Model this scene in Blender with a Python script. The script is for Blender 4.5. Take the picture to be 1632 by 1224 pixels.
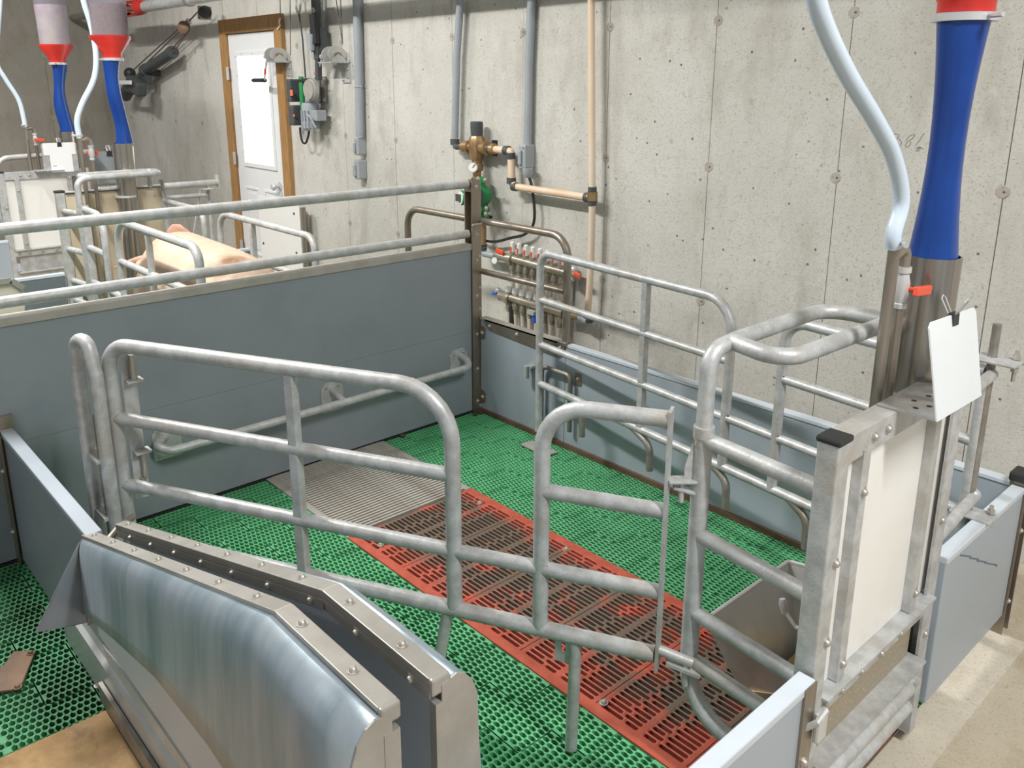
import bpy, math, random
from mathutils import Vector, Matrix
random.seed(7)
sc = bpy.context.scene
for o in list(bpy.data.objects): bpy.data.objects.remove(o)
COL = sc.collection
V = Vector
# ------------------------------------------------------------------ camera
W_, H_ = 1632, 1224
F_PX, CY = 1345.33, 495.24
YAW, PITCH, ROLL = math.radians(137.447), math.radians(15.057), math.radians(-.188)
CAM = V((3.1717, -2.6640, 1.6476))
_f = V((math.cos(PITCH)*math.cos(YAW), math.cos(PITCH)*math.sin(YAW), -math.sin(PITCH)))
_r0 = V((math.sin(YAW), -math.cos(YAW), 0)); _d0 = _f.cross(_r0)
_r = _r0*math.cos(ROLL)+_d0*math.sin(ROLL); _d = _d0*math.cos(ROLL)-_r0*math.sin(ROLL)
cam = bpy.data.cameras.new('camera'); camo = bpy.data.objects.new('camera', cam); COL.objects.link(camo)
cam.sensor_fit = 'HORIZONTAL'; cam.sensor_width = 36.0; cam.lens = F_PX/W_*36.0
cam.shift_y = -(H_/2-CY)/W_
cam.clip_start = .02
m = Matrix.Identity(4)
for i in range(3):
    m[i][0], m[i][1], m[i][2], m[i][3] = _r[i], -_d[i], -_f[i], CAM[i]
camo.matrix_world = m
sc.camera = camo
# ------------------------------------------------------------------ world and lights
wd = bpy.data.worlds.new('world'); sc.world = wd; wd.use_nodes = True
bg = wd.node_tree.nodes['Background']; bg.inputs[0].default_value = (.93, .96, 1.0, 1); bg.inputs[1].default_value = .42
sc.view_settings.view_transform = 'Standard'; sc.view_settings.look = 'None'
sc.view_settings.gamma = 1; sc.view_settings.use_curve_mapping = False
sc.view_settings.exposure = 0.33
def area(name, loc, sx, sy, power, color=(1, .975, .94), rot=(0, 0, 0)):
    l = bpy.data.lights.new(name, 'AREA'); l.shape = 'RECTANGLE'; l.size = sx; l.size_y = sy
    l.energy = power; l.color = color
    o = bpy.data.objects.new(name, l); COL.objects.link(o); o.location = loc; o.rotation_euler = rot
    return o
area('ceiling_lamp_light', (-3.4, -2.0, 3.5), 1.2, .16, 85)
area('ceiling_lamp_light', (-.7, -2.2, 3.5), 1.2, .16, 145)
area('ceiling_lamp_light', (4.4, -1.6, 3.5), 1.2, .16, 118)
area('ceiling_lamp_light', (1.3, -5.2, 3.5), 1.2, .16, 16)

# ------------------------------------------------------------------ pixel helpers: rays to real planes
def ray(x, y): return _r*((x-W_/2)/F_PX)+_d*((y-CY)/F_PX)+_f
def onx(x, y, X): r = ray(x, y); return CAM+r*((X-CAM.x)/r.x)
def ony(x, y, Y): r = ray(x, y); return CAM+r*((Y-CAM.y)/r.y)
def onz(x, y, Z): r = ray(x, y); return CAM+r*((Z-CAM.z)/r.z)
WALL = .485
def W(x, y, off=.0): return ony(x, y, WALL-off)

# ------------------------------------------------------------------ mesh builder
class MB:
    def __init__(s, T=None): s.v = []; s.f = []; s.T = T
    def add(s, vs, fs):
        n = len(s.v); s.v += [V(p) for p in vs]; s.f += [[i+n for i in f] for f in fs]; return s
    def box(s, x0, y0, z0, x1, y1, z1):
        x0, x1 = min(x0, x1), max(x0, x1); y0, y1 = min(y0, y1), max(y0, y1); z0, z1 = min(z0, z1), max(z0, z1)
        return s.add([(x0,y0,z0),(x1,y0,z0),(x1,y1,z0),(x0,y1,z0),(x0,y0,z1),(x1,y0,z1),(x1,y1,z1),(x0,y1,z1)],
            [(0,3,2,1),(4,5,6,7),(0,1,5,4),(1,2,6,5),(2,3,7,6),(3,0,4,7)])
    def obox(s, c, a, b, d):
        c, a, b, d = V(c), V(a), V(b), V(d)
        if a.cross(b).dot(d) < 0: a = -a
        P = [c+a*i+b*j+d*k for k in (-1, 1) for i, j in ((-1,-1),(1,-1),(1,1),(-1,1))]
        return s.add(P, [(0,3,2,1),(4,5,6,7),(0,1,5,4),(1,2,6,5),(2,3,7,6),(3,0,4,7)])
    def bar(s, p, q, w, h, up=(0, 0, 1)):
        p, q = V(p), V(q); d = (q-p)/2; u = V(up); sd = d.cross(u).normalized(); u = sd.cross(d).normalized()
        return s.obox((p+q)/2, d, sd*w/2, u*h/2)
    def tube(s, pts, r, n=12, bend=0, closed=False, caps=True, rad=None):
        P = [V(p) for p in pts]
        if bend and len(P) > 2: P = fillet(P, bend)
        rings = []; N = len(P); up = None
        for i in range(N):
            a = P[i-1] if i > 0 else P[0]; b = P[i+1] if i < N-1 else P[-1]
            t = (b-a).normalized()
            if up is None:
                up = V((0,0,1)) if abs(t.z) < .9 else V((1,0,0))
            x = up-t*up.dot(t); x.normalize(); up = x; y = t.cross(x)
            rr = rad[i] if rad else r
            rings.append([P[i]+(x*math.cos(2*math.pi*k/n)+y*math.sin(2*math.pi*k/n))*rr for k in range(n)])
        vs = [p for R in rings for p in R]; fs = []
        for i in range(N-1):
            for k in range(n):
                k2 = (k+1) % n; fs.append((i*n+k, i*n+k2, (i+1)*n+k2, (i+1)*n+k))
        if caps: fs.append(tuple(range(n))[::-1]); fs.append(tuple((N-1)*n+k for k in range(n)))
        return s.add(vs, fs)
    def cyl(s, p, q, r, r2=None, n=14):
        return s.tube([p, q], r, n, rad=[r, r if r2 is None else r2])
    def lathe(s, p, axis, prof, n=18):
        p, a = V(p), V(axis).normalized(); x = a.orthogonal().normalized(); y = a.cross(x)
        vs = []; fs = []; N = len(prof)
        for t, r in prof:
            vs += [p+a*t+(x*math.cos(2*math.pi*k/n)+y*math.sin(2*math.pi*k/n))*max(r, 1e-5) for k in range(n)]
        for i in range(N-1):
            for k in range(n):
                k2 = (k+1) % n; fs.append((i*n+k, i*n+k2, (i+1)*n+k2, (i+1)*n+k))
        fs.append(tuple(range(n))[::-1]); fs.append(tuple((N-1)*n+k for k in range(n)))
        return s.add(vs, fs)
    def prism(s, poly, ext):
        P = [V(p) for p in poly]; e = V(ext); n = len(P)
        nrm = sum(((P[i]-P[0]).cross(P[i+1]-P[0]) for i in range(1, n-1)), V((0,0,0)))
        if nrm.dot(e) < 0: P = P[::-1]
        fs = [tuple(range(n))[::-1], tuple(range(n, 2*n))]+[(i, (i+1) % n, n+(i+1) % n, n+i) for i in range(n)]
        return s.add(P+[p+e for p in P], fs)
    def sphere(s, c, r, n=10, sc_=(1, 1, 1)):
        c = V(c); vs = []; fs = []; m_ = n
        for i in range(1, n):
            th = math.pi*i/n
            for k in range(m_):
                a = 2*math.pi*k/m_
                vs.append(c+V((math.sin(th)*math.cos(a)*sc_[0], math.sin(th)*math.sin(a)*sc_[1], math.cos(th)*sc_[2]))*r)
        top = len(vs); vs.append(c+V((0,0,r*sc_[2]))); vs.append(c-V((0,0,r*sc_[2])))
        for i in range(n-2):
            for k in range(m_):
                k2 = (k+1) % m_; fs.append((i*m_+k, (i+1)*m_+k, (i+1)*m_+k2, i*m_+k2))
        for k in range(m_):
            k2 = (k+1) % m_; fs.append((top, k, k2)); fs.append((top+1, (n-2)*m_+k2, (n-2)*m_+k))
        return s.add(vs, fs)
    def mesh(s, name, smooth=True):
        me = bpy.data.meshes.new(name)
        if s.T is not None:
            vs = [s.T @ p for p in s.v]; fs = [f[::-1] for f in s.f] if s.T.determinant() < 0 else s.f
        else: vs, fs = s.v, s.f
        me.from_pydata([tuple(p) for p in vs], [], [tuple(f) for f in fs]); me.update()
        if smooth:
            me.shade_smooth(); me.set_sharp_from_angle(angle=math.radians(38))
        return me
    def build(s, name, mat, parent=None, smooth=True, bevel=0):
        me = s.mesh(name, smooth); me.materials.append(mat)
        o = bpy.data.objects.new(name, me); COL.objects.link(o)
        if parent: par(o, parent)
        if bevel:
            b = o.modifiers.new('bevel', 'BEVEL'); b.width = bevel; b.segments = 2; b.limit_method = 'ANGLE'
        return o
def fillet(P, rad, n=7):
    out = [P[0]]
    for i in range(1, len(P)-1):
        rr = rad[i] if isinstance(rad, dict) else rad
        a, b, c = P[i-1], P[i], P[i+1]
        d1, d2 = (a-b), (c-b); l1, l2 = d1.length, d2.length; d1.normalize(); d2.normalize()
        ang = d1.angle(d2)
        if ang > math.pi-.02 or rr <= 0: out.append(b); continue
        t = min(rr/math.tan(ang/2), l1*.49, l2*.49); r2 = t*math.tan(ang/2)
        bis = (d1+d2).normalized(); cc = b+bis*(r2/math.sin(ang/2))
        p0, p1 = b+d1*t, b+d2*t; v0, v1 = p0-cc, p1-cc; tot = v0.angle(v1)
        for k in range(n+1):
            q = (v0*math.sin(tot*(1-k/n))+v1*math.sin(tot*k/n))*(1/math.sin(tot))
            out.append(cc+q)
    out.append(P[-1]); return out
def par(o, parent):
    o.parent = parent; o.matrix_parent_inverse = Matrix.Translation(-root_loc(parent))
LOCS = {}
def root_loc(p): return LOCS.get(p.name, V((0, 0, 0)))
def tag(o, label=None, cat=None, group=None, kind=None):
    if label: o['label'] = label
    if cat: o['category'] = cat
    if group: o['group'] = group
    if kind: o['kind'] = kind
    return o
def thing(name, label, cat, loc=(0, 0, 0), group=None, kind=None):
    o = bpy.data.objects.new(name, None); COL.objects.link(o); o.location = loc; o.empty_display_size = .05
    LOCS[o.name] = V(loc)
    return tag(o, label, cat, group, kind)
_boltmesh = {}
def bolts(parent, spots, r=.008, mat=None, name='bolt', T=None):
    mat = mat or M['bolt']
    key = (r, mat.name)
    if key not in _boltmesh:
        mb = MB().lathe((0,0,-.002), (0,0,1), [(0, r*1.5), (.003, r*1.5), (.003, r), (.003+r*.5, r*.93), (.003+r*.85, r*.55)], 8)
        me = mb.mesh('bolt'); me.materials.append(mat); _boltmesh[key] = me
    for p, nrm in spots:
        p, nrm = V(p), V(nrm).normalized()
        if T is not None: p = T @ p; nrm = (T.to_3x3() @ nrm).normalized()
        o = bpy.data.objects.new(name, _boltmesh[key]); COL.objects.link(o)
        q = V((0,0,1)).rotation_difference(nrm)
        o.rotation_mode = 'QUATERNION'; o.rotation_quaternion = q; o.location = p
        if parent: o.parent = parent; o.matrix_parent_inverse = Matrix.Translation(-root_loc(parent))

# ------------------------------------------------------------------ materials
M = {}
def mat(name, c1, c2=None, scale=8, metal=0, rough=.5, bump=0, bscale=60, detail=4, lo=.38, hi=.62, spec=.5, c3=None, s3=3, lo3=.55, hi3=.7, stretch=None, alpha=1, trans=0, emit=None, estr=1, sss=0):
    m_ = bpy.data.materials.new(name); m_.use_nodes = True; nt = m_.node_tree; N = nt.nodes; L = nt.links
    b = N['Principled BSDF']; b.inputs['Base Color'].default_value = (*c1, 1)
    b.inputs['Metallic'].default_value = metal; b.inputs['Roughness'].default_value = rough
    b.inputs['Specular IOR Level'].default_value = spec
    tc = N.new('ShaderNodeTexCoord'); src = tc.outputs['Object']
    if stretch:
        mp = N.new('ShaderNodeMapping'); mp.inputs['Scale'].default_value = stretch; L.new(src, mp.inputs[0]); src = mp.outputs[0]
    def noise(s_, d_=detail):
        n = N.new('ShaderNodeTexNoise'); n.inputs['Scale'].default_value = s_; n.inputs['Detail'].default_value = d_; n.inputs['Roughness'].default_value = .65
        L.new(src, n.inputs['Vector']); return n.outputs['Fac']
    def ramp(f, a, c):
        r = N.new('ShaderNodeMapRange'); r.inputs[1].default_value = a; r.inputs[2].default_value = c; L.new(f, r.inputs[0]); return r.outputs[0]
    def mix(f, a, c):
        x = N.new('ShaderNodeMix'); x.data_type = 'RGBA'; L.new(f, x.inputs[0])
        for k, q in ((6, a), (7, c)):
            if isinstance(q, tuple): x.inputs[k].default_value = (*q, 1)
            else: L.new(q, x.inputs[k])
        return x.outputs[2]
    col = None
    if c2: col = mix(ramp(noise(scale), lo, hi), c1, c2)
    if c3: col = mix(ramp(noise(s3, 6), lo3, hi3), col if col else c1, c3)
    if col: L.new(col, b.inputs['Base Color'])
    if bump:
        bp = N.new('ShaderNodeBump'); bp.inputs['Strength'].default_value = bump; bp.inputs['Distance'].default_value = .004
        L.new(noise(bscale, 3), bp.inputs['Height']); L.new(bp.outputs[0], b.inputs['Normal'])
    if alpha < 1: b.inputs['Alpha'].default_value = alpha
    if trans: b.inputs['Transmission Weight'].default_value = trans
    if emit: b.inputs['Emission Color'].default_value = (*emit, 1); b.inputs['Emission Strength'].default_value = estr
    if sss: b.inputs['Subsurface Weight'].default_value = sss; b.inputs['Subsurface Radius'].default_value = (.02, .008, .004)
    M[name] = m_; m_['h'] = 1
    return m_
mat('galv', (.55,.57,.58), (.41,.42,.42), 22, .3, .44, .2, 120, c3=(.42,.38,.32), s3=5, lo3=.5, hi3=.8)
mat('galv_old', (.36,.345,.32), (.25,.235,.21), 12, .55, .45, .12, 90, c3=(.28,.22,.15), s3=5, lo3=.5, hi3=.75)
mat('stainless', (.36,.32,.27), (.28,.235,.185), 9, .75, .36, 0, stretch=(1,1,.2))
mat('steel_pipe', (.40,.38,.35), (.30,.26,.21), 6, .92, .26, 0, stretch=(8,8,.15))
mat('steel_sheet', (.46,.50,.54), (.37,.42,.47), 3, .7, .34, 0, c3=(.42,.40,.35), s3=6, lo3=.5, hi3=.8)
mat('steel_bright', (.60,.61,.61), (.50,.51,.51), 5, .3, .33, .05, 80)
mat('cap_steel', (.39,.375,.345), (.33,.315,.285), 10, .45, .45, .05, 60)
mat('lid_sheet', (.42,.49,.55), (.24,.33,.38), 4, .5, .44, .15, 10, c3=(.46,.52,.58), s3=7, lo3=.5, hi3=.75, stretch=(1.6,1,.25))
mat('pvc_grey', (.25,.285,.315), (.235,.27,.30), 3, 0, .42, .02, 300, c3=(.20,.23,.255), s3=1.5, lo3=.52, hi3=.8)
mat('pvc_light', (.35,.40,.45), (.335,.385,.435), 3, 0, .32, .02, 300, c3=(.30,.34,.38), s3=2, lo3=.52, hi3=.8)
mat('lit_pale', (.55,.61,.67), (.51,.57,.63), 4, 0, .35)  # lit copy of the panel plastic, brightness of the caps painted in
mat('cap_trim', (.42,.41,.38), (.36,.34,.30), 8, .2, .5)
mat('green', (.115,.44,.205), (.09,.365,.165), 6, 0, .5, .06, 200, c3=(.09,.26,.13), s3=2.3, lo3=.58, hi3=.8, spec=.4)
mat('red', (.47,.105,.065), (.39,.08,.05), 20, 0, .55, .1, 250, spec=.35)
mat('white_pvc', (.82,.82,.80), (.78,.77,.73), 2, 0, .35, c3=(.60,.54,.42), s3=4, lo3=.6, hi3=.9)
mat('tan_pvc', (.60,.53,.40), (.52,.44,.31), 4, 0, .5, c3=(.40,.30,.18), s3=6, lo3=.62, hi3=.9)
mat('speckled', (.34,.30,.23), (.50,.42,.27), 120, .25, .5, .3, 150, lo=.52, hi=.66)
mat('bolt', (.50,.48,.44), None, metal=.7, rough=.4)
mat('black', (.02,.021,.022), None, rough=.5)
mat('dark_grey', (.055,.065,.068), (.07,.08,.083), 6, 0, .5)
mat('conduit', (.33,.36,.39), (.30,.33,.36), 5, 0, .45)
mat('box_grey', (.36,.385,.41), (.33,.35,.37), 5, 0, .5)
mat('blue_tube', (.004,.05,.27), (.003,.036,.21), 4, 0, .3, .1, 12, spec=.5)
mat('red_plastic', (.62,.035,.025), (.5,.025,.02), 4, 0, .35)
mat('hose', (.60,.70,.80), (.55,.65,.76), 3, 0, .25)
mat('clear', (.30,.28,.36), None, rough=.12, trans=.0, alpha=.4)
mat('feed', (.45,.30,.13), (.58,.42,.20), 120, 0, .9, .6, 150)
mat('feed_dark', (.16,.10,.06), (.22,.15,.09), 60, 0, .9)
mat('feed_pale', (.55,.50,.42), (.45,.36,.38), 10, 0, .8)
mat('pex', (.72,.50,.34), (.74,.58,.44), 8, 0, .4)
mat('pex_pale', (.74,.66,.54), (.73,.56,.40), 3, 0, .4, stretch=(1,1,.3))
mat('brass', (.40,.27,.14), (.28,.17,.08), 12, .55, .4, .1, 60)
mat('pump_green', (.02,.26,.085), (.015,.19,.06), 8, 0, .35)
mat('dial', (.80,.80,.78), None, rough=.3)
mat('manifold', (.46,.42,.36), (.36,.31,.25), 12, .6, .35)
mat('tube_white', (.62,.58,.50), (.55,.49,.40), 6, 0, .45)
mat('white_plastic', (.78,.78,.76), None, rough=.4)
mat('door_white', (.74,.76,.77), (.72,.74,.75), 3, 0, .4)
mat('wood', (.40,.23,.09), (.29,.155,.055), 10, 0, .55, .1, 40, stretch=(6,6,.6))
mat('plywood', (.33,.205,.08), (.24,.14,.05), 14, 0, .7, .2, 90, c3=(.13,.07,.03), s3=9, lo3=.52, hi3=.72)
mat('rubber', (.07,.06,.052), (.10,.085,.07), 9, 0, .7, .2, 40)
mat('pig_skin', (.58,.44,.335), (.52,.375,.275), 6, 0, .55, .25, 160, c3=(.52,.33,.22), s3=3, lo3=.55, hi3=.85, sss=.08)
mat('pig_ear', (.56,.34,.255), (.5,.28,.2), 8, 0, .5)
mat('paper', (.80,.81,.82), None, rough=.6)
mat('plate_grey', (.27,.30,.32), (.23,.26,.28), 6, .2, .5)
mat('pvc_shaded', (.15,.17,.185), (.13,.15,.165), 3, 0, .45)  # pvc_grey copy darkened: weak light on the far panels put into colour
mat('cap_lid', (.58,.54,.46), (.50,.46,.38), 5, 0, .5, c3=(.42,.36,.27), s3=6, lo3=.6, hi3=.8)
mat('plate', (.70,.74,.77), (.66,.70,.73), 3, 0, .35)
mat('glass_day', (.9,.95,1), None, rough=.3, emit=(.93,.98,1.0), estr=2.6)
mat('pit', (.006,.006,.005), None, rough=.9)
mat('dirt', (.10,.065,.035), (.06,.04,.024), 20, 0, .95, .5, 80)
mat('grate_bar', (.60,.58,.53), (.48,.44,.38), 9, .35, .45)
mat('cable', (.16,.135,.115), None, metal=.4, rough=.5)
mat('sticker_orange', (.75,.18,.08), None, rough=.5)
mat('handle_red', (.75,.09,.04), None, rough=.4)
mat('handle_blue', (.03,.12,.6), None, rough=.4)
mat('rust', (.19,.12,.075), (.13,.085,.06), 9, .3, .6)

def red_slat_material():
    m_ = M['red']; nt = m_.node_tree; N, L = nt.nodes, nt.links; b = N['Principled BSDF']
    base = b.inputs['Base Color'].links[0].from_socket
    ge = N.new('ShaderNodeNewGeometry'); n1 = N.new('ShaderNodeTexNoise'); n1.inputs['Scale'].default_value = 5.5; n1.inputs['Detail'].default_value = 8; n1.inputs['Roughness'].default_value = .72
    L.new(ge.outputs['Position'], n1.inputs['Vector'])
    sp = N.new('ShaderNodeSeparateXYZ'); L.new(ge.outputs['Position'], sp.inputs[0])
    # manure film: the middle of the strip, where the animal stands, is dirtier than its borders
    def mr(f, a, b_, c=0, d=1):
        r = N.new('ShaderNodeMapRange'); r.inputs[1].default_value = a; r.inputs[2].default_value = b_; r.inputs[3].default_value = c; r.inputs[4].default_value = d; L.new(f, r.inputs[0]); return r.outputs[0]
    def op(o, a, b_):
        x = N.new('ShaderNodeMath'); x.operation = o; x.use_clamp = True
        for k, q in ((0, a), (1, b_)):
            if isinstance(q, (int, float)): x.inputs[k].default_value = q
            else: L.new(q, x.inputs[k])
        return x.outputs[0]
    mid = op('MULTIPLY', mr(sp.outputs[1], -1.17, -1.02), mr(sp.outputs[1], -.64, -.70))
    f = mr(op('ADD', n1.outputs['Fac'], op('ADD', op('MULTIPLY', mid, .15), mr(sp.outputs[0], 1.7, .8, 0, .06))), .55, .64, 0, .94)
    f = op('MULTIPLY', f, mid)
    x = N.new('ShaderNodeMix'); x.data_type = 'RGBA'; L.new(f, x.inputs[0]); L.new(base, x.inputs[6]); x.inputs[7].default_value = (.125,.105,.08,1)
    L.new(x.outputs[2], b.inputs['Base Color'])
red_slat_material()
def green_shade_dirt():  # shade over the left pen painted into the slat colour, mottled with dirt
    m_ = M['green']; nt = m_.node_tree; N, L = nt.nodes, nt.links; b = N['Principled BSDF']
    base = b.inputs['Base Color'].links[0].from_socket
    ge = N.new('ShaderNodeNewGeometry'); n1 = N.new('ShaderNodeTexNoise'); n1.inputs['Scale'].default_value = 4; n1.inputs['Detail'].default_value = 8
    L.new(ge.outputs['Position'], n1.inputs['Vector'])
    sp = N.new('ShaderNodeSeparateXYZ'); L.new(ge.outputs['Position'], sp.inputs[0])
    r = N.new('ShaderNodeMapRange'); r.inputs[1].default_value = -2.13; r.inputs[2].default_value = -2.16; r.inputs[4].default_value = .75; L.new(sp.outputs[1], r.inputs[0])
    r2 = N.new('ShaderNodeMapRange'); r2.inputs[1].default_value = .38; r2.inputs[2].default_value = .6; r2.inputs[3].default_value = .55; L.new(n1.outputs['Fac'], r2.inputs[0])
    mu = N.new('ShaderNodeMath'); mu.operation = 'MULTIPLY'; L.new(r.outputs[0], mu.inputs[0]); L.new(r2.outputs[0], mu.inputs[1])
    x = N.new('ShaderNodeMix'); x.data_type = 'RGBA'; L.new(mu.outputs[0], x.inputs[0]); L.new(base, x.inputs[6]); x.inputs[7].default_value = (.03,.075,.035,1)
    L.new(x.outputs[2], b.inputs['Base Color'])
green_shade_dirt()

def concrete(name, c1, c2, c3, dots=True, warm=(.30,.24,.17), dk=.78):
    m_ = bpy.data.materials.new(name); m_.use_nodes = True; nt = m_.node_tree; N = nt.nodes; L = nt.links
    b = N['Principled BSDF']; b.inputs['Roughness'].default_value = .8; b.inputs['Specular IOR Level'].default_value = .3
    ge = N.new('ShaderNodeNewGeometry'); pos = ge.outputs['Position']
    def noise(s_, d_=5, st=None):
        n = N.new('ShaderNodeTexNoise'); n.inputs['Scale'].default_value = s_; n.inputs['Detail'].default_value = d_; n.inputs['Roughness'].default_value = .65
        if st:
            mp = N.new('ShaderNodeMapping'); mp.inputs['Scale'].default_value = st; L.new(pos, mp.inputs[0]); L.new(mp.outputs[0], n.inputs['Vector'])
        else: L.new(pos, n.inputs['Vector'])
        return n.outputs['Fac']
    def mr(f, a, c):
        r = N.new('ShaderNodeMapRange'); r.inputs[1].default_value = a; r.inputs[2].default_value = c; L.new(f, r.inputs[0]); return r.outputs[0]
    def mix(f, a, c):
        x = N.new('ShaderNodeMix'); x.data_type = 'RGBA'; L.new(f, x.inputs[0])
        for k, q in ((6, a), (7, c)):
            if isinstance(q, tuple): x.inputs[k].default_value = (*q, 1)
            else: L.new(q, x.inputs[k])
        return x.outputs[2]
    col = mix(mr(noise(1.9, 9), .38, .62), c1, c2)
    col = mix(mr(noise(7, 10, (1, 1, .4)), .50, .68), col, c3)
    dk = tuple(dk*q for q in c3)
    col = mix(mr(noise(150, 3), .56, .70), col, dk)
    col = mix(mr(noise(38, 6), .60, .76), col, dk)
    col = mix(mr(noise(14, 9), .62, .72), col, c1)
    if dots:
        vo = N.new('ShaderNodeTexVoronoi'); vo.inputs['Scale'].default_value = 17; L.new(pos, vo.inputs['Vector'])
        thr = mr(vo.outputs['Distance'], .12, .07)
        gate = mr(noise(9, 2), .50, .54)
        mu = N.new('ShaderNodeMath'); mu.operation = 'MULTIPLY'; L.new(thr, mu.inputs[0]); L.new(gate, mu.inputs[1])
        col = mix(mu.outputs[0], col, (.16,.135,.10))
        wv = mr(noise(2.3, 8), .66, .78)
        col = mix(wv, col, warm)
    L.new(col, b.inputs['Base Color'])
    bp = N.new('ShaderNodeBump'); bp.inputs['Strength'].default_value = .4; bp.inputs['Distance'].default_value = .005
    L.new(noise(45, 4), bp.inputs['Height']); L.new(bp.outputs[0], b.inputs['Normal'])
    M[name] = m_
concrete('concrete', (.58,.57,.53), (.515,.505,.46), (.45,.435,.39), warm=(.48,.42,.32), dk=.74)
concrete('concrete_shaded', (.36,.335,.295), (.31,.29,.25), (.26,.235,.195))  # same concrete in a darker tone, end wall shade put into the colour
concrete('concrete_floor', (.50,.445,.35), (.44,.385,.295), (.38,.32,.23), dots=False)
concrete('concrete_strip', (.57,.525,.44), (.52,.475,.39), (.47,.42,.335), dots=False)

# ================================================================== STRUCTURE
PX0, PX1 = 0.0, 2.49
fl = MB()
fl.box(PX1, -8, -.12, 7, .485, 0.0)                  # walkway at the front
fl.box(-4.02, -8, -.12, -2.50, .485, 0.0)            # walkway behind the second row
fl.box(-2.50, .035, -.12, 2.49, .485, 0.0)           # ledge along the wall
fl.box(-6.6, .035, -.12, -4.02, .485, 0.0)
floor = fl.build('floor', M['concrete_floor'], smooth=False); tag(floor, 'beige concrete walkway in front of the pens', 'floor', kind='structure')
st = MB().box(2.4905, -3.5, -.004, 2.60, .0, .0025).build('edge_strip', M['concrete_strip'], floor, smooth=False)
pit = MB().box(-6.6, -8, -.62, 2.5, .035, -.6).build('pit_floor', M['pit'], smooth=False); tag(pit, 'dark manure pit seen through the slat holes', 'floor', kind='structure')
MB().box(2.489, -8, -.6, 2.4895, .03, -.06).build('pit_wall', M['pit'], pit, smooth=False)

def wall(name, label, axis, material, seams, z0, z1, plane, gap=.0034, holes=()):
    root = thing(name, label, 'wall', kind='structure')
    b = MB()
    if axis == 'x': b.box(seams[0], plane+.005, z0, seams[-1], plane+.25, z1)
    else: b.box(plane-.25, seams[0], z0, plane-.005, seams[-1], z1)
    b.build('wall_backing', M['concrete_seam'], root, smooth=False)
    for a, c in zip(seams, seams[1:]):
        p = MB(); a2, c2 = a+gap/2*random.uniform(.6, 1.3), c-gap/2*random.uniform(.6, 1.3); pr = random.uniform(-.0015, .0015)
        if axis == 'x': p.box(a2, plane+pr, z0, c2, plane+.006, z1)
        else: p.box(plane-.006, a2, z0, plane-pr, c2, z1)
        p.build('wall_panel', material, root, smooth=False)
    hm = None
    for a in holes:
        for z in (.09, .695, 1.30, 1.905, 2.51):
            p = MB(); jx = random.uniform(-.006, .006)
            if axis == 'x': p.lathe((a+jx, plane-.0025, z), (0, 1, 0), [(0, .021), (.003, .024)], 9); q = MB().lathe((a+jx+.006, plane-.0035, z), (0, 1, 0), [(0, .0045), (.004, .005)], 6)
            else: p.lathe((plane+.0025, a+jx, z), (-1, 0, 0), [(0, .021), (.003, .024)], 9); q = MB().lathe((plane+.0035, a+jx, z), (-1, 0, 0), [(0, .0045), (.004, .005)], 6)
            h = p.build('tie_patch', M['tie'], root); q.build('tie_hole', M['rust'], h)
    return root
concrete('concrete_seam', (.37,.33,.27), (.31,.27,.21), (.24,.20,.15), dots=False)
concrete('tie', (.46,.435,.385), (.38,.35,.30), (.30,.27,.22), dots=False)
sx = [2.19-.592*k for k in range(-4, 16)][::-1]
sx = [x for x in sx if x > -6.49]
door_l, door_r = -3.70, -2.775
wall('wall_right', 'long bare concrete wall with form seams and tie holes', 'x', M['concrete'], [-6.52]+sx+[4.7], -.15, 3.65, WALL, holes=[x for x in sx if not door_l < x < door_r and x < 2.4])
sy = [.485-.64-.6*k for k in range(0, 13)][::-1]
wall('wall_far', 'shaded concrete end wall behind the far feeders', 'y', M['concrete_shaded'], sy+[.52], -.15, 3.65, -6.5, holes=[y for y in sy if y > -2.2])
ce = MB().box(-6.8, -8, 3.62, 7, .8, 3.7).build('ceiling', M['white_plastic'], smooth=False); tag(ce, 'white ceiling above the pens', 'ceiling', kind='structure')

# ---- slatted floor
slat_root = thing('floor_slatted', 'perforated green plastic slat floor with red strip and metal grate', 'floor', kind='structure')
def cell(mb, x0, x1, y0, y1, hx, hy, depth, hole=True, ox=0):
    if not hole:
        mb.add([(x0,y0,0),(x1,y0,0),(x1,y1,0),(x0,y1,0)], [(0,1,2,3)]); return
    cx, cy = (x0+x1)/2+ox, (y0+y1)/2
    outer = [(x1,cy),(x1,y1),(cx,y1),(x0,y1),(x0,cy),(x0,y0),(cx,y0),(x1,y0)]
    e = min(.3*hx, .7*hy) if hx > 2.5*hy else .3*hx
    inner = [(cx+a*(hx if b == 0 else (hx-e)*abs(a)), cy+b*hy*(1 if a == 0 or hx > 2.5*hy else .8)) for a, b in ((1,0),(1,1),(0,1),(-1,1),(-1,0),(-1,-1),(0,-1),(1,-1))]
    vs = [(x, y, 0) for x, y in outer]+[(x, y, -.0015) for x, y in inner]+[(cx+(x-cx)*1.0+math.copysign(.0022, x-cx)*(abs(x-cx) > 1e-6), cy+(y-cy)+math.copysign(.0022, y-cy)*(abs(y-cy) > 1e-6), -depth) for x, y in inner]
    fs = []
    for k in range(8):
        k2 = (k+1) % 8
        fs.append((k, k2, 8+k2, 8+k)); fs.append((8+k, 8+k2, 16+k2, 16+k))
    mb.add(vs, fs)
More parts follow.
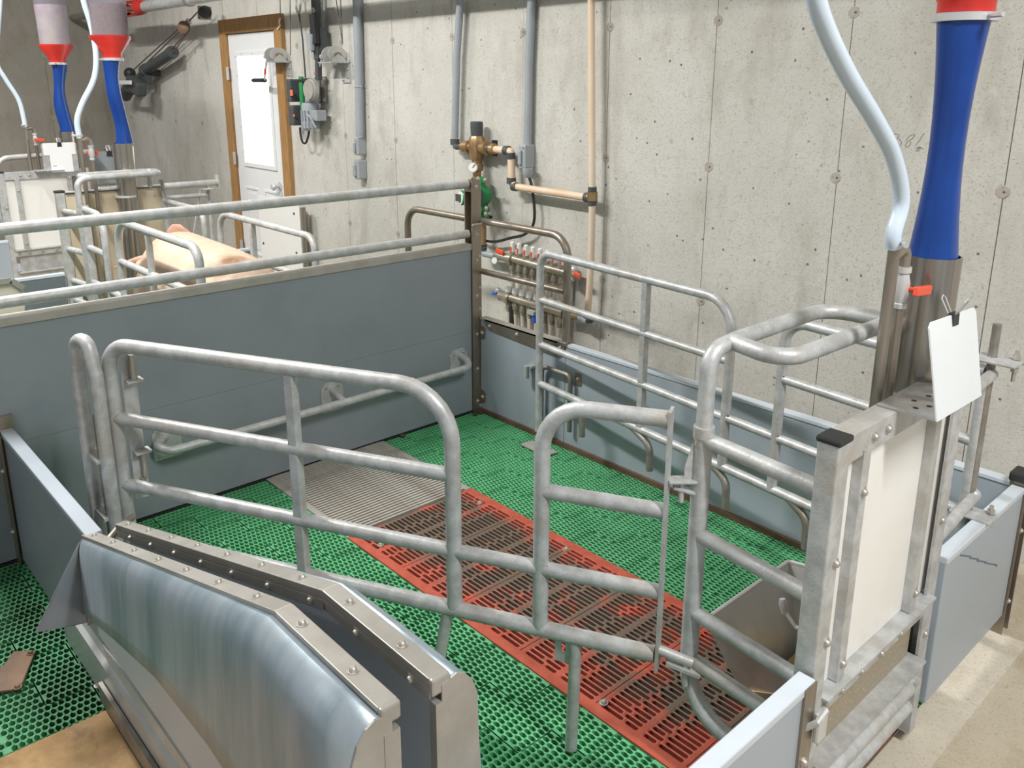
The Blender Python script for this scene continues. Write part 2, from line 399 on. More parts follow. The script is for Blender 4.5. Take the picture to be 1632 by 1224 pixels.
def green_tile_mesh():
    mb = MB(); TX, TY = .5, .6; cw, ch = .025, .6/35; g = .004
    for c in range(20):
        x0, x1 = c*cw, (c+1)*cw
        bi = c//5
        for bj in range(5):
            yb = -TY+bj*.12
            on = (bi+bj) % 2 == 0                      # block with an L shaped groove
            xa = x0+(g if on and c % 5 == 0 else 0)
            ytop = yb+.12-(g if on else 0)
            def put(a, b, h):
                a, b = max(a, yb), min(b, ytop)
                if b-a > .0005: cell(mb, xa, x1, a, b, .0117, .0068, .028, h)
            if c % 2 == 0:
                for r in range(7): put(yb+r*ch, yb+(r+1)*ch, True)
            else:
                below_on = (bi+bj-1) % 2 == 0
                if bj == 0 or below_on: put(yb, yb+ch/2, False)
                for r in range(6): put(yb+ch/2+r*ch, yb+ch/2+(r+1)*ch, True)
                if on or bj == 4: put(yb+6.5*ch, yb+.12, False)
                else: cell(mb, x0, x1, yb+6.5*ch, yb+7.5*ch, .0117, .0068, .028, True)
    # outer skirt
    z = -.03
    mb.add([(0,0,0),(TX,0,0),(TX,-TY,0),(0,-TY,0),(0,0,z),(TX,0,z),(TX,-TY,z),(0,-TY,z)], [(0,1,5,4),(1,2,6,5),(2,3,7,6),(3,0,4,7)])
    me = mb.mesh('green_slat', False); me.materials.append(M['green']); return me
gme = green_tile_mesh()
def place(name, me, loc, parent, sx_=1):
    o = bpy.data.objects.new(name, me); COL.objects.link(o); o.location = loc; o.parent = parent; o.scale.x = sx_; return o
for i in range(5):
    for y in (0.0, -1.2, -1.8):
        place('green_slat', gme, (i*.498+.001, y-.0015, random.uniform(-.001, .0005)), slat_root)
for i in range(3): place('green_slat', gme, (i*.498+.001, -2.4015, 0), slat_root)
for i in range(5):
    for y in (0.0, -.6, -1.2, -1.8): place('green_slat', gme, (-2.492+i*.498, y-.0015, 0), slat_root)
def red_tile_mesh():
    mb = MB(); TX = .3033; TY = .6; n = 28; by = .034; ch = (TY-2*by)/n; bx = .011
    cell(mb, 0, TX, -by, 0, 0, 0, 0, False); cell(mb, 0, TX, -TY, -TY+by, 0, 0, 0, False)
    halves = [(bx, TX/2-.006), (TX/2+.006, TX-bx)]
    for x0, x1 in ((.0012, bx), (TX/2-.006, TX/2+.006), (TX-bx, TX-.0012)): cell(mb, x0, x1, -TY+by, -by, 0, 0, 0, False)
    for r in range(n):
        y0 = -TY+by+r*ch
        for hi_, (a, c) in enumerate(halves):
            L_ = c-a
            ph = (r*2+hi_) % 4
            cut = {0: .36, 1: .62, 2: .5, 3: .42}[ph]*L_ if r % 2 else {0: .62, 1: .36, 2: .55, 3: .5}[ph]*L_
            for s0, s1 in ((a, a+cut), (a+cut, c)):
                cell(mb, s0, s1, y0, y0+ch, (s1-s0)/2-.0042, .0062, .035, True)
    z = -.03
    mb.add([(0,0,0),(TX,0,0),(TX,-TY,0),(0,-TY,0),(0,0,z),(TX,0,z),(TX,-TY,z),(0,-TY,z)], [(0,1,5,4),(1,2,6,5),(2,3,7,6),(3,0,4,7)])
    me = mb.mesh('red_slat', False); me.materials.append(M['red']); return me
rme = red_tile_mesh()
for i in range(6):
    t = place('red_slat', rme, (.672+i*.3033, -.6, .004), slat_root)
rb = [(.80,-.66),(.80,-1.14),(1.28,-.655),(1.28,-1.15),(1.9,-.65),(1.9,-1.15)]
bolts(slat_root, [((x, y, .006), (0, 0, 1)) for x, y in rb], .009)
gr = MB().box(.0, -1.2, -.03, .67, -1.172, .004).box(.0, -.628, -.03, .67, -.6, .004).build('grate_rim', M['cap_trim'], slat_root, smooth=False)
gb = MB(); gb.prism([(0,-1.175,.006),(.0092,-1.175,.006),(.0066,-1.175,-.02),(.0026,-1.175,-.02)], (0,.55,0)); gbm = gb.mesh('grate_bar', False); gbm.materials.append(M['grate_bar'])
for i in range(34): place('grate_bar', gbm, (.012+i*.0193, 0, 0), slat_root)
tr = MB().prism([onz(829,709,.004), onz(850,704,.004), onz(889,722,.004), onz(868,728,.004)], (0,0,.006)); o = tr.build('floor_clip', M['cap_trim'], slat_root, smooth=False)

# ================================================================== PARTITIONS
def tall_partition():
    t = thing('tall_partition', 'tall grey plastic partition with two tube rails above it', 'partition', (0, -1.5, 0))
    for z0, z1 in ((.012, .4395), (.4402, .862)): MB().box(-.018, -3.4, z0, .018, -.045, z1).build('board', M['pvc_grey'], t, smooth=False, bevel=.0008)
    MB().box(-.026, -3.4, .855, .026, -.045, .888).build('cap', M['cap_trim'], t, smooth=False, bevel=.003)
    MB().box(-.019, -3.4, -.004, .0195, -.045, .008).build('base_strip', M['black'], t, smooth=False)
    MB().tube([(0,-3.4,1.178),(0,-.05,1.178)], .021, 16).build('rail', M['galv'], t)
    MB().tube([(0,-3.4,.934),(0,-.05,.934)], .021, 16).build('rail', M['galv'], t)
    p = MB().box(-.028, -.046, 0, -.022, .012, 1.195).box(.024, -.046, 0, .030, .012, 1.195).box(-.022, .006, 0, .024, .012, 1.195)
    post = p.build('post', M['stainless'], t, smooth=False)
    MB().box(-.022, -.045, 1.14, .024, -.03, 1.195).build('post_cap', M['stainless'], post, smooth=False)
    bolts(t, [((.030, -.018, z), (1, 0, 0)) for z in (1.165, .93, .80, .62, .42, .235, .06)], .008)
    bolts(t, [((.030, .0, z), (1, 0, 0)) for z in (.82, .66, .55, .03)], .006)
    MB().tube([(.05,-.06,.985),(.045,.0,.985),(.045,.04,.99),(-.02,.05,.99)], .005, 8).build('hook', M['galv'], t)
    return t
tall_partition()
def guard_rail():
    t = thing('guard_rail', 'bent tube guard rail on plates along the tall partition', 'rail', (.02, -.9, .25))
    z = .298; x = .125
    MB().tube([(.02,-.125,z+.03),(.075,-.125,z+.022),(x,-.15,z),(x,-1.62,z),(.075,-1.66,z+.016),(.02,-1.60,z+.02)], .017, 14, bend=.045).build('bar', M['galv'], t)
    for y in (-.135, -.86, -1.595):
        w = .055; p = MB().prism([(.0185,y-w,z-.07),(.0185,y+w,z-.07),(.0185,y+w,z+.04),(.0185,y+w*.55,z+.068),(.0185,y-w*.55,z+.068),(.0185,y-w,z+.04)], (.005,0,0))
        pl = p.build('mount_plate', M['galv'], t, smooth=False)
        if y == -.86: MB().tube([(.02,y,z+.03),(.09,y-.0,z+.012),(x,y-.0,z)], .016, 12).build('arm', M['galv'], t)
        bolts(t, [((.0235, y+dy, z+dz), (1,0,0)) for dy, dz in ((-.03,.045),(.03,.045),(-.035,-.055),(.035,-.055))], .006)
guard_rail()

def low_partition():
    t = thing('low_partition', 'low grey plastic panel running along the concrete wall', 'partition', (1.25, .015, 0))
    MB().box(.035, 0, .02, .63, .033, .497).build('board', M['pvc_light'], t, smooth=False, bevel=.003)
    MB().box(.632, 0, .02, 2.485, .033, .490).build('board', M['pvc_light'], t, smooth=False, bevel=.003)
    MB().box(.632, -.004, .488, 2.485, .037, .502).build('cap', M['lit_pale'], t, smooth=False, bevel=.002)
    MB().prism([(.075,-.006,.505),(.63,-.006,.505),(.63,-.006,.455),(.59,-.006,.43),(.30,-.006,.445),(.11,-.006,.455),(.075,-.006,.48)], (0,.004,0)).build('trim_plate', M['stainless'], t, smooth=False)
    MB().box(.035, -.006, .497, .632, .038, .507).build('cap', M['cap_trim'], t, smooth=False)
    MB().box(.03, -.012, -.004, 2.485, .036, .021).build('base_strip', M['rust'], t, smooth=False)
    bolts(t, [((x, -.0065, .478), (0,-1,0)) for x in (.11, .31, .47, .60)], .008)
    for z in (.43, .085):
        MB().prism([(.03,-.004,z-.035),(.07,-.004,z-.03),(.075,-.004,z+.02),(.06,-.004,z+.035),(.03,-.004,z+.035)], (0,.004,0)).build('hinge_plate', M['stainless'], t, smooth=False)
        bolts(t, [((.052, -.005, z), (0,-1,0))], .009)
    # end post with black cap
    MB().box(2.482, -.012, 0, 2.494, .045, .52).box(2.494, -.012, 0, 2.53, -.008, .52).box(2.494, .04, 0, 2.53, .045, .52).build('end_post', M['stainless'], t, smooth=False)
    MB().box(2.478, -.02, .512, 2.54, .05, .54).build('post_cap', M['black'], t, smooth=False, bevel=.006)
    bolts(t, [((2.531, -.004, z), (1,0,0)) for z in (.36, .12)], .006)
low_partition()
def door_loop():
    t = thing('bar_handle', 'small bent rod handle on the low wall panel', 'handle', (.6, -.02, .15))
    MB().tube([(.505,-.025,.09),(.505,-.025,.372),(.69,-.025,.372),(.69,-.025,.10)], .011, 10, bend=.03).build('rod', M['galv_old'], t)
    MB().box(.70, -.006, .33, .735, 0, .385).build('plate', M['stainless'], t, smooth=False)
    bolts(t, [((.718,-.007,.36),(0,-1,0))], .007)
    MB().tube([(.41,-.035,.29),(.41,-.035,.35)], .014, 10, caps=True).box(.395,-.03,.342,.44,0,.352).build('socket', M['galv'], t)
door_loop()
def steel_hoop():
    t = thing('steel_hoop', 'brown stainless tube hoop guarding the pipe manifold', 'hoop', (0, .02, .5))
    y = .02
    MB().tube([(-.60,y,.50),(-.60,y,.993),(.615,y,.993),(.615,y,.50)], .018, 14, bend=.10).build('hoop_tube', M['stainless'], t)
    MB().tube([(.01,y,.74),(.60,y,.74)], .015, 12).build('mid_rail', M['stainless'], t)
    MB().box(.585,y-.03,.497,.645,y+.03,.503).build('foot_plate', M['stainless'], t, smooth=False)
steel_hoop()

def front_panel(y0, y1, T, label, zb=.07, m_='pvc_light'):
    t = thing('front_panel', label, 'panel', T @ V((2.507, (y0+y1)/2, 0)))
    MB(T).box(2.492, y0, zb, 2.524, y1, .487).build('board', M[m_], t, smooth=False, bevel=.003)
    MB(T).box(2.489, y0, .483, 2.527, y1, .502).build('cap', M['lit_pale'], t, smooth=False, bevel=.003)
    return t
I4 = Matrix.Identity(4); MIR = Matrix.Diagonal((-1, 1, 1, 1)); SHF = Matrix.Translation((-6.5, 0, 0))
front_panel(-.585, -.016, I4, 'pale grey front panel right of the near feeder')
fp = front_panel(-2.02, -1.245, I4, 'pale grey front panel left of the near feeder')
MB().box(2.5245, -1.29, .0, 2.530, -1.245, .50).box(2.5, -1.25, 0, 2.5245, -1.243, .50).build('edge_strip', M['stainless'], fp, smooth=False)
bolts(fp, [((2.531, -1.268, z), (1,0,0)) for z in (.32, .2, .1)], .008)
front_panel(-.585, -.016, MIR, 'grey front panel behind the sow crate, beside the far hinge', m_='pvc_shaded')
front_panel(-2.02, -1.245, MIR, 'grey front panel behind the tall partition at the left', m_='pvc_shaded')
front_panel(-2.3, -1.225, SHF, 'light blue front panel of the farthest feeder row')

# ================================================================== FEEDER UNITS
def feeder(T, label, white, low='speckled'):
    t = thing('feeder_front', label, 'feeder', T @ V((2.5, -.9, 0)))
    MB(T).box(2.473, -1.238, .01, 2.518, -1.188, .998).build('post', M['galv'], t, smooth=False, bevel=.004)
    MB(T).box(2.470, -1.241, .996, 2.521, -1.185, 1.010).build('post_cap', M['black'], t, smooth=False, bevel=.005)
    MB(T).box(2.505, -.655, .01, 2.512, -.60, .985).box(2.47, -.612, .01, 2.505, -.605, .985).build('post', M['galv'], t, smooth=False)
    MB(T).box(2.506, -1.188, .945, 2.513, -.60, 1.0).box(2.465, -1.188, .994, 2.506, -.60, 1.0).build('top_bar', M['galv'], t, smooth=False)
    MB(T).box(2.506, -1.188, .368, 2.513, -.655, .418).box(2.47, -1.186, .4125, 2.53, -.64, .419).build('cross_bar', M['galv'], t, smooth=False)
    MB(T).box(2.480, -1.186, .42, 2.494, -.61, .985).build('panel', M[white], t, smooth=False)
    for y in (-1.105, -.745):
        MB(T).box(2.4945, y-.017, .421, 2.508, y-.011, .955).box(2.508, y-.017, .421, 2.515, y+.015, .955).build('stile', M['galv'], t, smooth=False)
    MB(T).box(2.484, -1.16, .245, 2.492, -.672, .372).build('lower_plate', M[low], t, smooth=False)
    MB(T).box(2.47, -.672, .10, 2.478, -.612, .40).build('gusset', M['galv_old'], t, smooth=False)
    MB(T).box(2.506, -1.188, .195, 2.513, -.66, .245).box(2.47, -1.186, .2405, 2.535, -.658, .247).build('cross_bar', M['galv'], t, smooth=False)
    for z in (.172, .116): MB(T).tube([(2.51,-1.188,z),(2.51,-.675,z)], .021, 12).build('tube', M['galv'], t)
    MB(T).box(2.495, -.69, .04, 2.53, -.655, .19).build('foot', M['galv'], t, smooth=False)
    bolts(t, [((2.5135, y, z), (1,0,0)) for y, z in ((-1.16,.39),(-1.09,.385),(-1.0,.385),(-.9,.38),(-.8,.385),(-.7,.39),(-1.08,.972),(-1.02,.972),(-.68,.225))], .008, T=T)
    bolts(t, [((2.5185, -1.2, .74), (1,0,0)), ((2.5185, -1.2, .56), (1,0,0)), ((2.5155,-1.105,.86),(1,0,0)), ((2.5155,-1.105,.46),(1,0,0)), ((2.5155,-.745,.93),(1,0,0)), ((2.5155,-.745,.47),(1,0,0)), ((2.5125,-.63,.62),(1,0,0)), ((2.5125,-.63,.30),(1,0,0))], .008, T=T)
    # shelf angle on the top bar
    p = MB(T).box(2.47, -.985, 1.001, 2.590, -.79, 1.005)
    p.build('shelf_angle', M['galv'], t, smooth=False)
    for x, y in ((2.515,-.91),(2.535,-.95),(2.55,-.92),(2.525,-.86),(2.565,-.89)): MB(T).cyl((x,y,1.0052),(x,y,1.0056),.006,n=8).build('hole', M['black'], t)
    return t
feeder(I4, 'galvanised feeder front with white panel facing the near walkway', 'white_pvc')
feeder(MIR, 'back of the feeder front with tan panel at the sow head', 'tan_pvc')
feeder(SHF, 'bright white panelled feeder front in the farthest row', 'white_pvc', 'galv')
def latch():
    t = thing('gate_latch', 'small steel latch hook on the near feeder post', 'latch', (2.53, -1.24, .4))
    MB().box(2.532, -1.252, .36, 2.548, -1.215, .43).build('body', M['steel_bright'], t, smooth=False, bevel=.006)
    MB().tube([(2.525,-1.27,.40),(2.545,-1.26,.42),(2.545,-1.225,.43)], .007, 8).build('pin', M['galv'], t)
latch()

def trough(T, label):
    t = thing('feed_trough', label, 'trough', T @ V((2.28, -.8, .05)))
    a = [(2.105,-1.0,.30),(2.44,-1.0,.295),(2.44,-.585,.36),(2.105,-.585,.30)]
    b = [(2.20,-.93,.075),(2.44,-.93,.075),(2.44,-.66,.075),(2.20,-.66,.075)]
    mb = MB(T); th = .006
    ai = [(x+(th if i in (0,3) else 0), y+(th if i in (0,1) else -th), z) for i, (x,y,z) in enumerate(a)]
    bi = [(x+(th if i in (0,3) else 0), y+(th if i in (0,1) else -th), z+th) for i, (x,y,z) in enumerate(b)]
    vs = a+b+ai+bi; fs = []
    for i in range(4):
        j = (i+1) % 4
        fs += [(i,i+4,j+4,j)[::-1], (8+i,8+j,12+j,12+i)[::-1], (i,j,8+j,8+i)]
    fs += [(4,5,6,7)[::-1], (12,13,14,15)]
    mb.add(vs, fs); mb.build('bowl', M['steel_bright'], t, smooth=False)
    MB(T).tube([(2.44,-1.0,.297),(2.105,-1.0,.302),(2.105,-.585,.302),(2.44,-.585,.362)], .007, 8, bend=.012).build('rim', M['steel_bright'], t)
    g = MB(T); n = 8
    vs = []; fs = []
    for i in range(n+1):
        for j in range(n+1):
            u, w = i/n, j/n; x = 2.215+.22*u; z = .125+.095*u+.012*math.sin(7*w+3*u); k = .7+.3*(z-.075)/.25
            vs.append((x, -.795+(w-.5)*.30*(1+1.5*(z-.09)), z))
    for i in range(n):
        for j in range(n): fs.append((i*(n+1)+j,(i+1)*(n+1)+j,(i+1)*(n+1)+j+1,i*(n+1)+j+1))
    g.add(vs, fs).build('feed', M['feed'], t)
    MB(T).tube([(2.44,-.80,.30),(2.26,-.81,.27),(2.225,-.81,.30)], .006, 8).lathe((2.225,-.81,.295),(-.3,0,1),[(0,.008),(.03,.012),(.04,.008)],8).build('nipple_drinker', M['steel_bright'], t)
    MB(T).tube([(2.45,-1.01,.30),(2.40,-1.03,.29)], .022, 12).build('pipe_stub', M['galv'], t)
trough(I4, 'stainless steel feed trough with grain behind the near feeder')
trough(MIR, 'steel trough under the sow snout')

def head_frame(T, label):
    t = thing('head_frame', label, 'frame', T @ V((2.3, -1.0, 0)))
    MB(T).tube([(2.47,-1.19,.175),(2.19,-1.19,.20),(2.19,-1.19,.92)], .021, 14, bend=.13).build('lower_hoop', M['galv'], t)
    MB(T).tube([(2.19,-1.19,.85),(2.19,-1.19,1.095),(2.195,-1.10,1.105),(2.195,-.70,1.105),(2.36,-.70,1.105)], .0185, 14, bend=.07).build('top_tube', M['galv'], t)
    MB(T).tube([(2.195,-1.115,1.105),(2.345,-1.155,1.105),(2.36,-.70,1.105),(2.30,-.69,1.105)], .0185, 14, bend=.055).build('top_tube', M['galv'], t)
    for z, zz in ((.895,.885),(.662,.65),(.462,.45),(.335,.325)):
        MB(T).tube([(2.19,-1.19,z),(2.475,-1.205,zz)], .018, 12).build('rail', M['galv'], t)
    MB(T).cyl((2.19,-1.19,.90),(2.19,-1.19,.925),.0235).build('collar', M['galv'], t)
    MB(T).tube([(2.33,-1.19,.18),(2.345,-1.19,.005)], .019, 12).build('leg', M['galv'], t)
    MB(T).tube([(2.34,-.70,1.105),(2.40,-.70,1.08),(2.43,-.69,1.0)], .016, 10).build('brace', M['galv'], t)
    return t
head_frame(I4, 'bent tube head guard joined to the near feeder')
head_frame(MIR, 'bent tube head guard above the sow snout')
hf3 = thing('head_frame', 'bent tube head guard left of the farthest white feeder', 'frame', (-4.2, -1.1, 0))
MB(SHF).tube([(2.44,-1.19,.1),(2.42,-1.24,1.02),(2.42,-1.15,1.10),(2.42,-.55,1.12)], .02, 12, bend=.08).build('top_tube', M['galv'], hf3)
MB(SHF).tube([(2.19,-1.24,.1),(2.19,-1.24,.95)], .02, 10).tube([(2.47,-1.2,.93),(2.19,-1.24,.97)], .018, 10).tube([(2.47,-1.2,.7),(2.19,-1.24,.74)], .018, 10).build('side_rail', M['galv_old'], hf3)
for k in range(3): MB(SHF).tube([(2.3-.12*k,-1.26-.03*k,.05),(2.3-.12*k,-1.26-.03*k,.9)], .02, 10).build('upright', M['galv_old'], hf3)

def drop_line(T, label1, label2, label3, clear=True, hop=True, fill='feed_dark', bl=0, y0=-.715, kink=.0):
    # stainless drop pipe, blue flexible sleeve, red cone, feed dispenser
    t = thing('drop_pipe', label1, 'feed pipe', T @ V((2.44, y0-.01, .42)))
    MB(T).lathe((2.44,y0-.012,.43),(0,.018,1),[(0,.060),(.85,.060),(.85,.056),(.82,.056)],24).build('pipe', M['steel_pipe'], t)
    MB(T).lathe((2.44,y0-.012,.945),(0,0,1),[(0,.066),(.012,.066)],24).build('collar', M['steel_bright'], t)
    s = thing('feed_sleeve', label2, 'sleeve', T @ V((2.44, y0, 1.27)))
    P = []; n = 20; rings = 11
    vs = []; fs = []
    for i in range(rings):
        u = i/(rings-1); z = 1.262+.53*u
        pinch = 1-.26*math.sin(math.pi*u)*(1+kink*math.sin(u*7+bl))
        off = kink*.03*math.sin(u*math.pi*1.6+bl)-.004*u
        tw = (.5+kink)*u+bl
        for k in range(n):
            a = 2*math.pi*k/n; c_, s_ = math.cos(a), math.sin(a)
            rx, ry = .0535*pinch*(1-.10*math.sin(math.pi*u)), .0535*pinch
            x, y = rx*math.copysign(abs(c_)**.75, c_), ry*math.copysign(abs(s_)**1.25, s_)
            vs.append((2.44+x*math.cos(tw)-y*math.sin(tw), y0+off+x*math.sin(tw)+y*math.cos(tw), z))
    for i in range(rings-1):
        for k in range(n): fs.append((i*n+k,i*n+(k+1)%n,(i+1)*n+(k+1)%n,(i+1)*n+k))
    MB(T).add(vs, fs).build('sleeve', M['blue_tube'], s)
    MB(T).lathe((2.44,y0-.0,1.775),(0,0,1),[(0,.064),(.016,.064)],20).tube([(2.50,y0-.03,1.783),(2.53,y0-.05,1.783)],.005,6).build('hose_clamp', M['steel_bright'], s)
    h = thing('feed_dispenser', label3, 'dispenser', T @ V((2.44, y0, 1.79)))
    MB(T).lathe((2.44,y0,1.785),(0,0,1),[(0,.055),(.03,.056),(.115,.115),(.135,.118),(.135,.112),(.11,.105)],24).build('cone', M['red_plastic'], h)
    if hop:
        n2 = 24
        MB(T).lathe((2.44,y0,1.92),(0,0,1),[(0,.108),(.42,.116)],n2).build('hopper_tube', M['clear'], h)
        MB(T).lathe((2.44,y0,1.90),(0,0,1),[(0,.06),(.02,.104),(.20 if fill=='feed_dark' else .30,.110)],n2).build('feed', M[fill], h)
        MB(T).lathe((2.44,y0,2.30),(0,0,1),[(0,.125),(.07,.125),(.09,.10)],n2).build('lid', M['red_plastic'], h)
    return t
drop_line(I4, 'shiny steel feed pipe beside the near clipboard', 'blue flexible sleeve at the right above the near steel pipe', 'red cone of the feed dispenser at the upper right edge', hop=True, bl=.3)
drop_line(MIR, 'steel feed pipe standing over the sow head', 'blue sleeve below the brown feed tube', 'clear feed tube half filled with brown feed over red cone', bl=1.1, y0=-.83, kink=.5)
drop_line(SHF, 'steel feed pipe behind the papers of the farthest feeder', 'blue sleeve at the far left below the pale feed tube', 'clear feed tube with pale feed and red cone at upper left', fill='feed_pale', bl=2.4, y0=-.70, kink=.6)

def water_line(T, label, y=-.92, hose=None, hlabel=None, red=True, dx=0):
    t = thing('water_pipe', label, 'pipe', T @ V((2.44, y, .4)))
    MB(T).tube([(2.44,y,.42),(2.44,y,1.335)], .0125, 12).build('riser', M['stainless'], t)
    MB(T).tube([(2.44,y+.058,.42),(2.44,y+.058,1.20)], .0115, 12).build('riser', M['stainless'], t)
    MB(T).tube([(2.44,y,1.305),(2.44,y+.058,1.318),(2.44,y+.058,1.27)], .0125, 12, bend=.018).build('elbow', M['stainless'], t)
    MB(T).lathe((2.44,y+.058,1.185),(0,0,1),[(0,.015),(.01,.016),(.012,.013),(.03,.017),(.055,.017),(.075,.013),(.078,.0165),(.09,.0165)],14).build('valve', M['steel_bright'], t)
    hd = MB(T).tube([(2.455,y+.06,1.228),(2.475,y+.062,1.228)], .006, 8)
    hd.obox((2.478,y+.075,1.226),(.006,0,0),(0,.036,-.004),(0,.002,.010)); hd.build('valve_handle', M['handle_red'], t, bevel=.003)
    MB(T).lathe((2.44,y,1.33),(0,0,1),[(0,.02),(.012,.02)],14).tube([(2.46,y-.01,1.336),(2.475,y-.03,1.336)],.006,6).build('hose_clamp', M['steel_bright'], t)
    if hose:
        q = thing('water_hose', hlabel, 'hose', T @ V((2.44, y, 1.33)))
        P = [V(p) for p in hose]
        S = catmull(P, 8); MB(T).tube(S, .0165, 14).build('hose_tube', M['hose'], q)
def catmull(P, n=8):
    Q = [P[0]*2-P[1]]+list(P)+[P[-1]*2-P[-2]]; out = []
    for i in range(1, len(Q)-2):
        for k in range(n):
            t = k/n; a, b, c, d = Q[i-1], Q[i], Q[i+1], Q[i+2]
            out.append(.5*((2*b)+(c-a)*t+(2*a-5*b+4*c-d)*t*t+(3*b-a-3*c+d)*t**3))
    out.append(P[-1]); return out
hz = [onx(1424,372,2.44), onx(1437,318,2.44), onx(1424,250,2.44), onx(1397,195,2.44), onx(1352,120,2.44), onx(1318,50,2.44), onx(1300,-5,2.44), onx(1294,-70,2.44)]
water_line(I4, 'twin stainless water pipes at the near feeder with red valve', hose=[(2.44,-.925,1.325)]+hz, hlabel='pale hose curving up across the right side of the wall')
def mirp(p): return (-p.x, p.y, p.z)
hz2 = [mirp(onx(x,y,-2.44)) for x, y in ((123,192),(131,165),(150,125),(153,85),(145,40),(133,0),(129,-40))]
water_line(MIR, 'twin water pipes with red valve beside the sow feeder', y=-1.075, hose=[(2.44,-1.075,1.32)]+[V(p) for p in hz2], hlabel='white hose curving between the two clear feed tubes')
sh = lambda p: (p.x+6.5, p.y, p.z)
hz3 = [sh(onx(x,y,-4.06)) for x, y in ((38,190),(30,160),(10,128),(-5,100),(-4,60),(-1,20),(2,-30))]
water_line(SHF, 'twin water pipes with red valve left of the farthest papers', y=-.985, hose=[(2.44,-.985,1.32)]+[V(p) for p in hz3], hlabel='pale hose entering at the far left edge')

def clip_plate(T, label, corners, papers=None, m_='plate'):
    t = thing('clipboard', label, 'clipboard', T @ V((2.555, -.75, 1.0)))
    tl, tr, br, bl = [V(c) for c in corners]
    nrm = V((1,0,0))
    MB(T).prism([bl, br, br+(tr-br)*.95, tr-(tr-tl)*.05, tl+(tr-tl)*.05, bl+(tl-bl)*.95], (.003,0,0)).build('plate', M[m_], t, smooth=False)
    c = tl+(tr-tl)*.52; e = (tr-tl).normalized()
    MB(T).prism([c-e*.014+V((-.004,0,.004)), c+e*.014+V((-.004,0,.004)), c+e*.017+V((-.004,0,-.03)), c-e*.017+V((-.004,0,-.03))], (.012,0,0)).build('binder_clip', M['black'], t, smooth=False)
    for sg in (-1, 1):
        MB(T).tube([c+V((.006*sg,0,.0))-e*.008, c+V((.022*sg,0,.03))-e*.010, c+V((.024*sg,0,.036)), c+V((.022*sg,0,.03))+e*.010, c+V((.006*sg,0,0))+e*.008], .0016, 6).build('clip_wire', M['steel_bright'], t)
    return t
X = 2.557
clip_plate(I4, 'blank white clip plate on the near feeder', [onx(1478,515,2.557), onx(1553,489,2.557), onx(1562,630,2.598), onx(1491,672,2.598)])
cp = clip_plate(SHF, 'grey plate holding two white papers on the farthest feeder', [V((2.557,-.925,1.205)), V((2.557,-.68,1.205)), V((2.557,-.68,.99)), V((2.557,-.925,.99))], m_='galv')
MB(SHF).box(2.562,-.915,1.115,2.5635,-.69,1.205).build('paper', M['paper'], cp, smooth=False)
MB(SHF).box(2.5625,-.875,.985,2.564,-.72,1.115).build('paper', M['paper'], cp, smooth=False)
MB(SHF).box(2.5641,-.86,1.03,2.5644,-.835,1.036).build('printed_mark', M['conduit'], cp, smooth=False)
clip_plate(MIR, 'grey plate with black clip seen from behind above the tan panel', [V(mirp(onx(x,y,-2.557))) for x, y in ((149,242),(196,240),(199,291),(152,293))], m_='plate_grey')

# ================================================================== GATES
def gate_left(name, label, o, u, fl=.31, lift=0):
    u = V((u[0], u[1], 0)).normalized(); O = V((o[0], o[1], 0)); nn = V((-u.y, u.x, 0))
    P = lambda s, z, k=0: O+u*s+nn*k+V((0,0,z+lift))
    t = thing(name, label, 'gate', O)
    z1, z2, z3, z4 = .345, .513, .72, .942; R = .0185
    MB().tube([P(0,.10), P(0,z4), P(1.055,z4-.0), P(1.055,z1+.01)], .0205, 16, bend={1:.075,2:.14}).build('hoop', M['galv'], t)
    MB().tube([P(0,z3),P(1.055,z3)], R, 14).build('rail', M['galv'], t)
    MB().tube([P(0,z2),P(1.575,z2)], R, 14).build('rail', M['galv'], t)
    MB().tube([P(0,z1),P(1.57,z1)], .0205, 14).build('rail', M['galv'], t)
    MB().bar(P(.605,z1), P(.603,z4), .028, .028, up=u).build('upright', M['galv'], t, smooth=False, bevel=.003)
    MB().tube([P(1.285,z1),P(1.285,z4-.005),P(1.575,z4)], .0195, 16, bend=.11).build('end_hoop', M['galv'], t)
    MB().tube([P(1.285,z3),P(1.575,z3)], R, 14).build('rail', M['galv'], t)
    MB().bar(P(1.578,.308), P(1.578,.965), .04, .007, up=nn.cross(V((0,0,1)))).build('end_bar', M['galv'], t, smooth=False)
    for s, s2 in ((.625,.60),(1.035,.985),(1.378,1.372)):
        MB().tube([P(s,z1-.01),P(s2,z1-fl-.02 if s > 1.3 else .05)], .0158, 12).build('finger', M['galv'], t)
    MB().prism([P(1.325,.325,.004),P(1.325,.265,.004),P(1.368,.262,.004),P(1.368,.325,.004),P(1.352,.325,.004),P(1.352,.298,.004),P(1.345,.285,.004),P(1.34,.298,.004),P(1.34,.325,.004)], nn*-.005).build('tab', M['galv'], t, smooth=False)
    for s, z in ((.022,z3+.012),(.022,z2+.012),(.022,z1+.012),(1.08,z2+.012),(1.305,z3+.012),(1.305,z2+.012)):
        MB().sphere(P(s,z,-.008), .0042, 6).build('vent_hole', M['black'], t)
    return t, P
g1, P1 = gate_left('crate_gate', 'large swing gate of grey tubes across the middle foreground', (.742,-1.975), (.8876,.4607))
